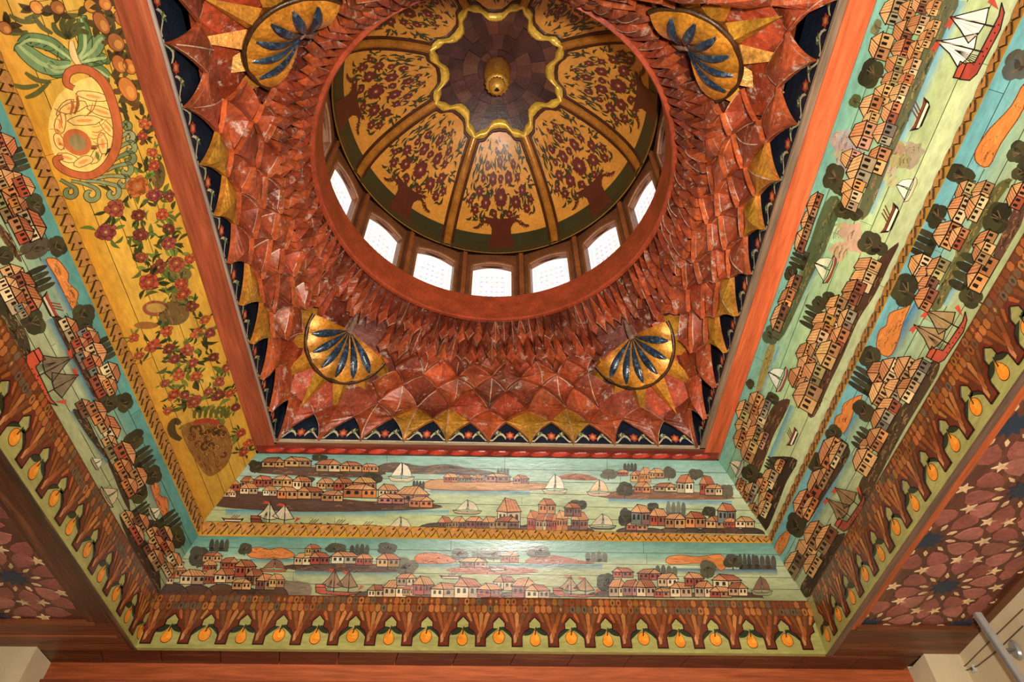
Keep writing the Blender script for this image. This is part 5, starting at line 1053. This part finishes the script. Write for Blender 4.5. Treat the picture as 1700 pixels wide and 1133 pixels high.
for k in range(8):
    az = ROTD+k*PI/4; NX = 24
    b = MB(); rows = []
    for i in range(17):
        row = []
        for j in range(NX+1):
            x = -1+2*j/NX; e1 = e_star(x); e = math.radians(1)+(e1-math.radians(1))*i/16; row.append(DM(az+x*SEG, e, 0.0))
        rows.append(row)
    gold = jit(lin('#e0983c'), 0.04); b.grid(rows, gold)
    b.build('dome_panel', M_PD, dome)
    # grooves between the boards
    # green foot
    b = MB(); rows = [[DM(az+x*SEG, math.radians(e), 0.005+(0.012 if e < 4 else 0)) for x in [-1+j/10 for j in range(21)]] for e in (0.2, 2.5, 5, 8, 11, 14.6)]
    b.grid(rows, lin('#3d3c22')); b.build('green_foot', M_PD, dome)
    d = DArt(az)
    # vase
    V = []
    prof = [(-.20, .24), (-.04, .19), (.04, .19), (.09, .24), (.15, .33), (.19, .42)]
    for i in range(len(prof)-1):
        (y0, w0), (y1, w1) = prof[i], prof[i+1]
        for j in range(6):
            xa, xb = -1+j/3, -1+(j+1)/3; sag = 0.035
            d.poly([(xa*w0, y0+(sag*(xa*xa) if i else 0)), (xb*w0, y0+(sag*(xb*xb) if i else 0)), (xb*w1, y1+sag*xb*xb), (xa*w1, y1+sag*xa*xa)], lin('#5e2a1c'), 4)
    d.build('painted_vase')
    d = DArt(az)
    for (x, y, an, l) in lv:
        d.poly([(x+q[0]*1.0, y+q[1]*0.75) for q in leafpts(0, 0, l, l*0.16, an, 0.2)], lin('#3c3a1e'), 2)
    o = d.build('painted_leaves'); o['kind'] = 'stuff'
    for (x, y, r) in spots:
        d = DArt(az)
        for q in range(6):
            an = q*PI/3+x*3; d.poly([(x+(math.cos(an)*0.55+0.45*math.cos(h))*r*0.9, y+(math.sin(an)*0.55+0.45*math.sin(h))*r*0.62) for h in [2*PI*g/8 for g in range(8)]], lin('#6a2a20'), 4)
        d.poly([(x+0.3*r*math.cos(h), y+0.2*r*math.sin(h)) for h in [2*PI*g/8 for g in range(8)]], lin('#8a4630'), 6); d.poly([(x+0.13*r*math.cos(h), y+0.09*r*math.sin(h)) for h in [2*PI*g/6 for g in range(6)]], lin('#e0b070'), 8)
        d.build('painted_flower')
    for sg in (-1, 1):
        d = DArt(az)
        for q in range(7): d.poly([(sg*(.42+.03*q*0.3)+p[0], .16-.012*q+p[1]*0.75) for p in leafpts(0, 0, .10, .016, -PI/2+sg*(q-3)*0.4, 0.1)], lin('#5a2a20'), 3)
        for q in range(6): d.poly([(sg*(.26+.03*q), .12+.03*math.sin(q)), (sg*(.29+.03*q), .12+.03*math.sin(q+1)), (sg*(.29+.03*q), .145+.03*math.sin(q+1)), (sg*(.26+.03*q), .145+.03*math.sin(q))], lin('#5e2a1c'), 5)
        d.build('painted_handle_spray')
    # rib at the right edge of the segment
    ar = az+SEG; e0, e1 = math.radians(0.5), e_star(1)
    rib = MB(); rows = []
    for i in range(19):
        e = e0+(e1-e0)*i/18; kx = 1/(max(0.2, math.cos(e))*DA*S); rows.append([DM(ar+x*kx, e, o_) for x, o_ in ((-0.034, 0.004), (-0.028, 0.022), (0, 0.03), (0.028, 0.022), (0.034, 0.004))])
    rib.grid(rows, lin('#bd7a2a')); ro = rib.build('rib', M_GILT, dome)
    for sg in (-1, 1):
        eb = MB(); rows = []
        for i in range(19):
            e = e0+(e1-e0)*i/18; kx = sg/(max(0.2, math.cos(e))*DA*S); rows.append([DM(ar+x*kx, e, o_) for x, o_ in ((0.034, 0.002), (0.034, 0.010), (0.056, 0.008), (0.056, 0.001))])
        eb.grid(rows, lin('#4c2418')); eb.build('rib_edge', M_WZ, ro)
    # wavy star moulding
    xs = [-1+2*j/48 for j in range(49)]
    def band(o0, o1, off0, off1, c, mt, nm):
        bb = MB(); rows = []
        for f in (0.0, 0.25, 0.5, 0.75, 1.0):
            row = []
            for x in xs:
                rr = rho_star(x)+o0+(o1-o0)*f; row.append(DM(az+x*SEG*1.0, math.acos(rr), off0+(off1-off0)*math.sin(PI*f)))
            rows.append(row)
        bb.grid(rows, c); bb.build(nm, mt, dome)
    band(-0.030, 0.030, 0.002, 0.035, lin('#f7c94c'), M_GILT, 'star_moulding'); band(0.028, 0.056, 0.002, 0.012, lin('#4c2418'), M_WZ, 'star_moulding_edge')
# dark wooden cap inside the star, built of small staves
for r_, (ea, eb, n) in enumerate(((56, 64, 40), (64, 70, 32), (70, 76, 24), (76, 82, 16), (82, 88, 12))):
    for i in range(n):
        a0 = 2*PI*(i+0.5*(r_ % 2))/n; a1 = a0+2*PI/n*0.985; b = MB(); off = random.uniform(-0.016, -0.006)
        c = jit(lin(random.choice(['#4c2a22', '#57302a', '#43251f', '#643a2c'])), 0.2)
        rows = [[DM(a0+(a1-a0)*q/3, math.radians(ea+(eb-ea)*s*0.985), off) for q in range(4)] for s in (0, 0.5, 1)]
        b.grid(rows, c, 0, False); ring = rows[0]+[rows[1][-1], rows[2][-1]]+rows[2][::-1][1:]+[rows[1][0]]
        up_ = Vector((0, 0, 0.02))
        for q in range(len(ring)): b.face([ring[q], ring[(q+1) % len(ring)], ring[(q+1) % len(ring)]+up_, ring[q]+up_], mixc(c, DK, 0.5))
        b.build('stave', M_WZ, dome)
b = MB(); b.grid([[DM(2*PI*i/48, math.radians(e), -0.05) for i in range(48)] for e in (-8, 0, 10, 20, 30, 40, 50, 60, 70, 80, 89.5)], lin('#24140e'), 0, False, True); b.build('dome_light_shield', M_WZ, dome)  # opaque unseen copies of dome and drum, added against light leaks
b = MB(); b.grid([[CYL(2*PI*i/32, 0.455, z) for i in range(32)] for z in (1.30, 1.70)], lin('#2a1a10'), 0, False, True); b.build('drum_light_shield', M_WZ, dome)

# gilt boss hanging from the apex
zt_ = ZS+DB; root = empty('hanging_boss', W(XC, YC, zt_), 'small gilded turned boss hanging at the centre of the dome', 'ornament')
def lathe(name, pr, c, mt, sc=0, n=32):
    b = MB(); rows = []
    for r_, z in pr: rows.append([W(XC, YC, z)+Vector((math.cos(2*PI*i/n), math.sin(2*PI*i/n), 0))*(r_*0.95*S*(1+(sc*math.cos(i*PI) if sc else 0))) for i in range(n)])
    b.grid(rows, c, 0, True, True); return b.build(name, mt, root)
z = zt_
lathe('boss_cup', [(0.034, z+0.005), (0.040, z-0.004), (0.036, z-0.02), (0.040, z-0.035), (0.038, z-0.06), (0.030, z-0.085), (0.022, z-0.095)], lin('#c98a2c'), M_GOLD)
lathe('boss_crown', [(0.016, z-0.088), (0.030, z-0.098), (0.034, z-0.106), (0.031, z-0.114), (0.024, z-0.116)], lin('#d09a3c'), M_GOLD, 0.06)
lathe('boss_bulb', [(0.020, z-0.112), (0.024, z-0.122), (0.022, z-0.134), (0.012, z-0.142), (0.002, z-0.144)], lin('#d8a040'), M_GOLD)
b = MB(); b.tube([W(XC, YC, z-0.142), W(XC, YC, z-0.150)], 0.012, lin('#20160c')); b.tube([W(XC+0.006*math.cos(q*0.7), YC, z-0.153+0.006*math.sin(q*0.7)) for q in range(10)], 0.004, lin('#20160c')); b.build('hook', M_METAL, root)

# ================================================================== metal pole by the right wall, wires
WXw = 0.945
def onwall(px, py, X=WXw):
    r_ = ray(px, py); return CAM+r_*(X*S/r_.x)
xp = 0.885
top = onwall(1622, 1020, xp); bot = onwall(1697, 1133, xp); d_ = (bot-top).normalized()
bot = top+d_*1.6
root = empty('metal_pole', top, 'aluminium pole standing off the cream wall at the lower right corner', 'pole')
b = MB(); ax = Vector((0.033, 0, 0)); ay = d_.cross(ax).normalized()*0.033
b.box(top-ax*0.5-ay*0.5, ax, ay, bot-top, lin('#b5b5b2')); b.build('tube', M_METAL, root)
b = MB(); ax2 = ax*0.35; b.box(top-ax2*0.5-ay*0.62, ax2, ay*0.1, bot-top, lin('#dededa')); b.box(top-ax*0.62-ay*0.25, ax*0.1, ay*0.5, bot-top, lin('#8a8a88')); b.build('groove', M_METAL, root)
pl = onwall(1686, 1080, WXw-0.003); at = top+d_*((onwall(1660, 1078, xp)-top).length)
b = MB(); b.tube([pl, at], 0.006, lin('#7c7c78')); b.tube([pl+Vector((0, 0.03, 0)), at+Vector((0, 0.02, 0.0))], 0.005, lin('#8c8c88')); b.build('bracket_arm', M_METAL, root)
b = MB(); rows = [[pl+Vector((-0.012 if h else 0.0, 0, 0))+Vector((0, math.cos(2*PI*i/16)*0.035*(0.8 if h else 1), math.sin(2*PI*i/16)*0.055*(0.8 if h else 1))) for i in range(16)] for h in (0, 1)]
b.grid(rows, lin('#9a9a96'), 0, True, True); b.face(rows[1], lin('#a5a5a0')); b.face([pl+Vector((-0.0125, math.cos(2*PI*i/8)*0.006, math.sin(2*PI*i/8)*0.006)) for i in range(8)], lin('#2a2a28')); b.build('wall_plate', M_METAL, root)
def wire(label, pts, rad, c):
    b = MB(); P = [onwall(*p)+Vector((-0.006, 0, 0)) for p in pts]; b.tube(P, rad, lin(c), 6); o = b.build('wall_wire', M_WZ); tag(o, label, 'wire', 'thin wires along the right wall')
wire('upper brown wire clipped along the cream right wall', [(1599, 1110), (1606, 1104), (1650, 1060), (1700, 1012)], 0.0035, '#6a4a30')
wire('lower brown wire running behind the metal pole', [(1600, 1116), (1625, 1106), (1657, 1081), (1700, 1040)], 0.0035, '#5a4030')
for px, py, lb in ((1599, 1114, 'small white wire junction at the corner of the cream wall'), (1619, 1111, 'small grey wire clip on the cream wall left of the pole')):
    b = MB(); P = onwall(px, py); b.box(P+Vector((-0.02, -0.012, -0.02)), (0.02, 0, 0), (0, 0.024, 0), (0, 0, 0.04), lin('#c9c2b4')); b.box(P+Vector((-0.024, -0.006, -0.008)), (0.005, 0, 0), (0, 0.012, 0), (0, 0, 0.016), lin('#4a4038')); o = b.build('wire_clip', M_PLAST); tag(o, lb, 'clip')
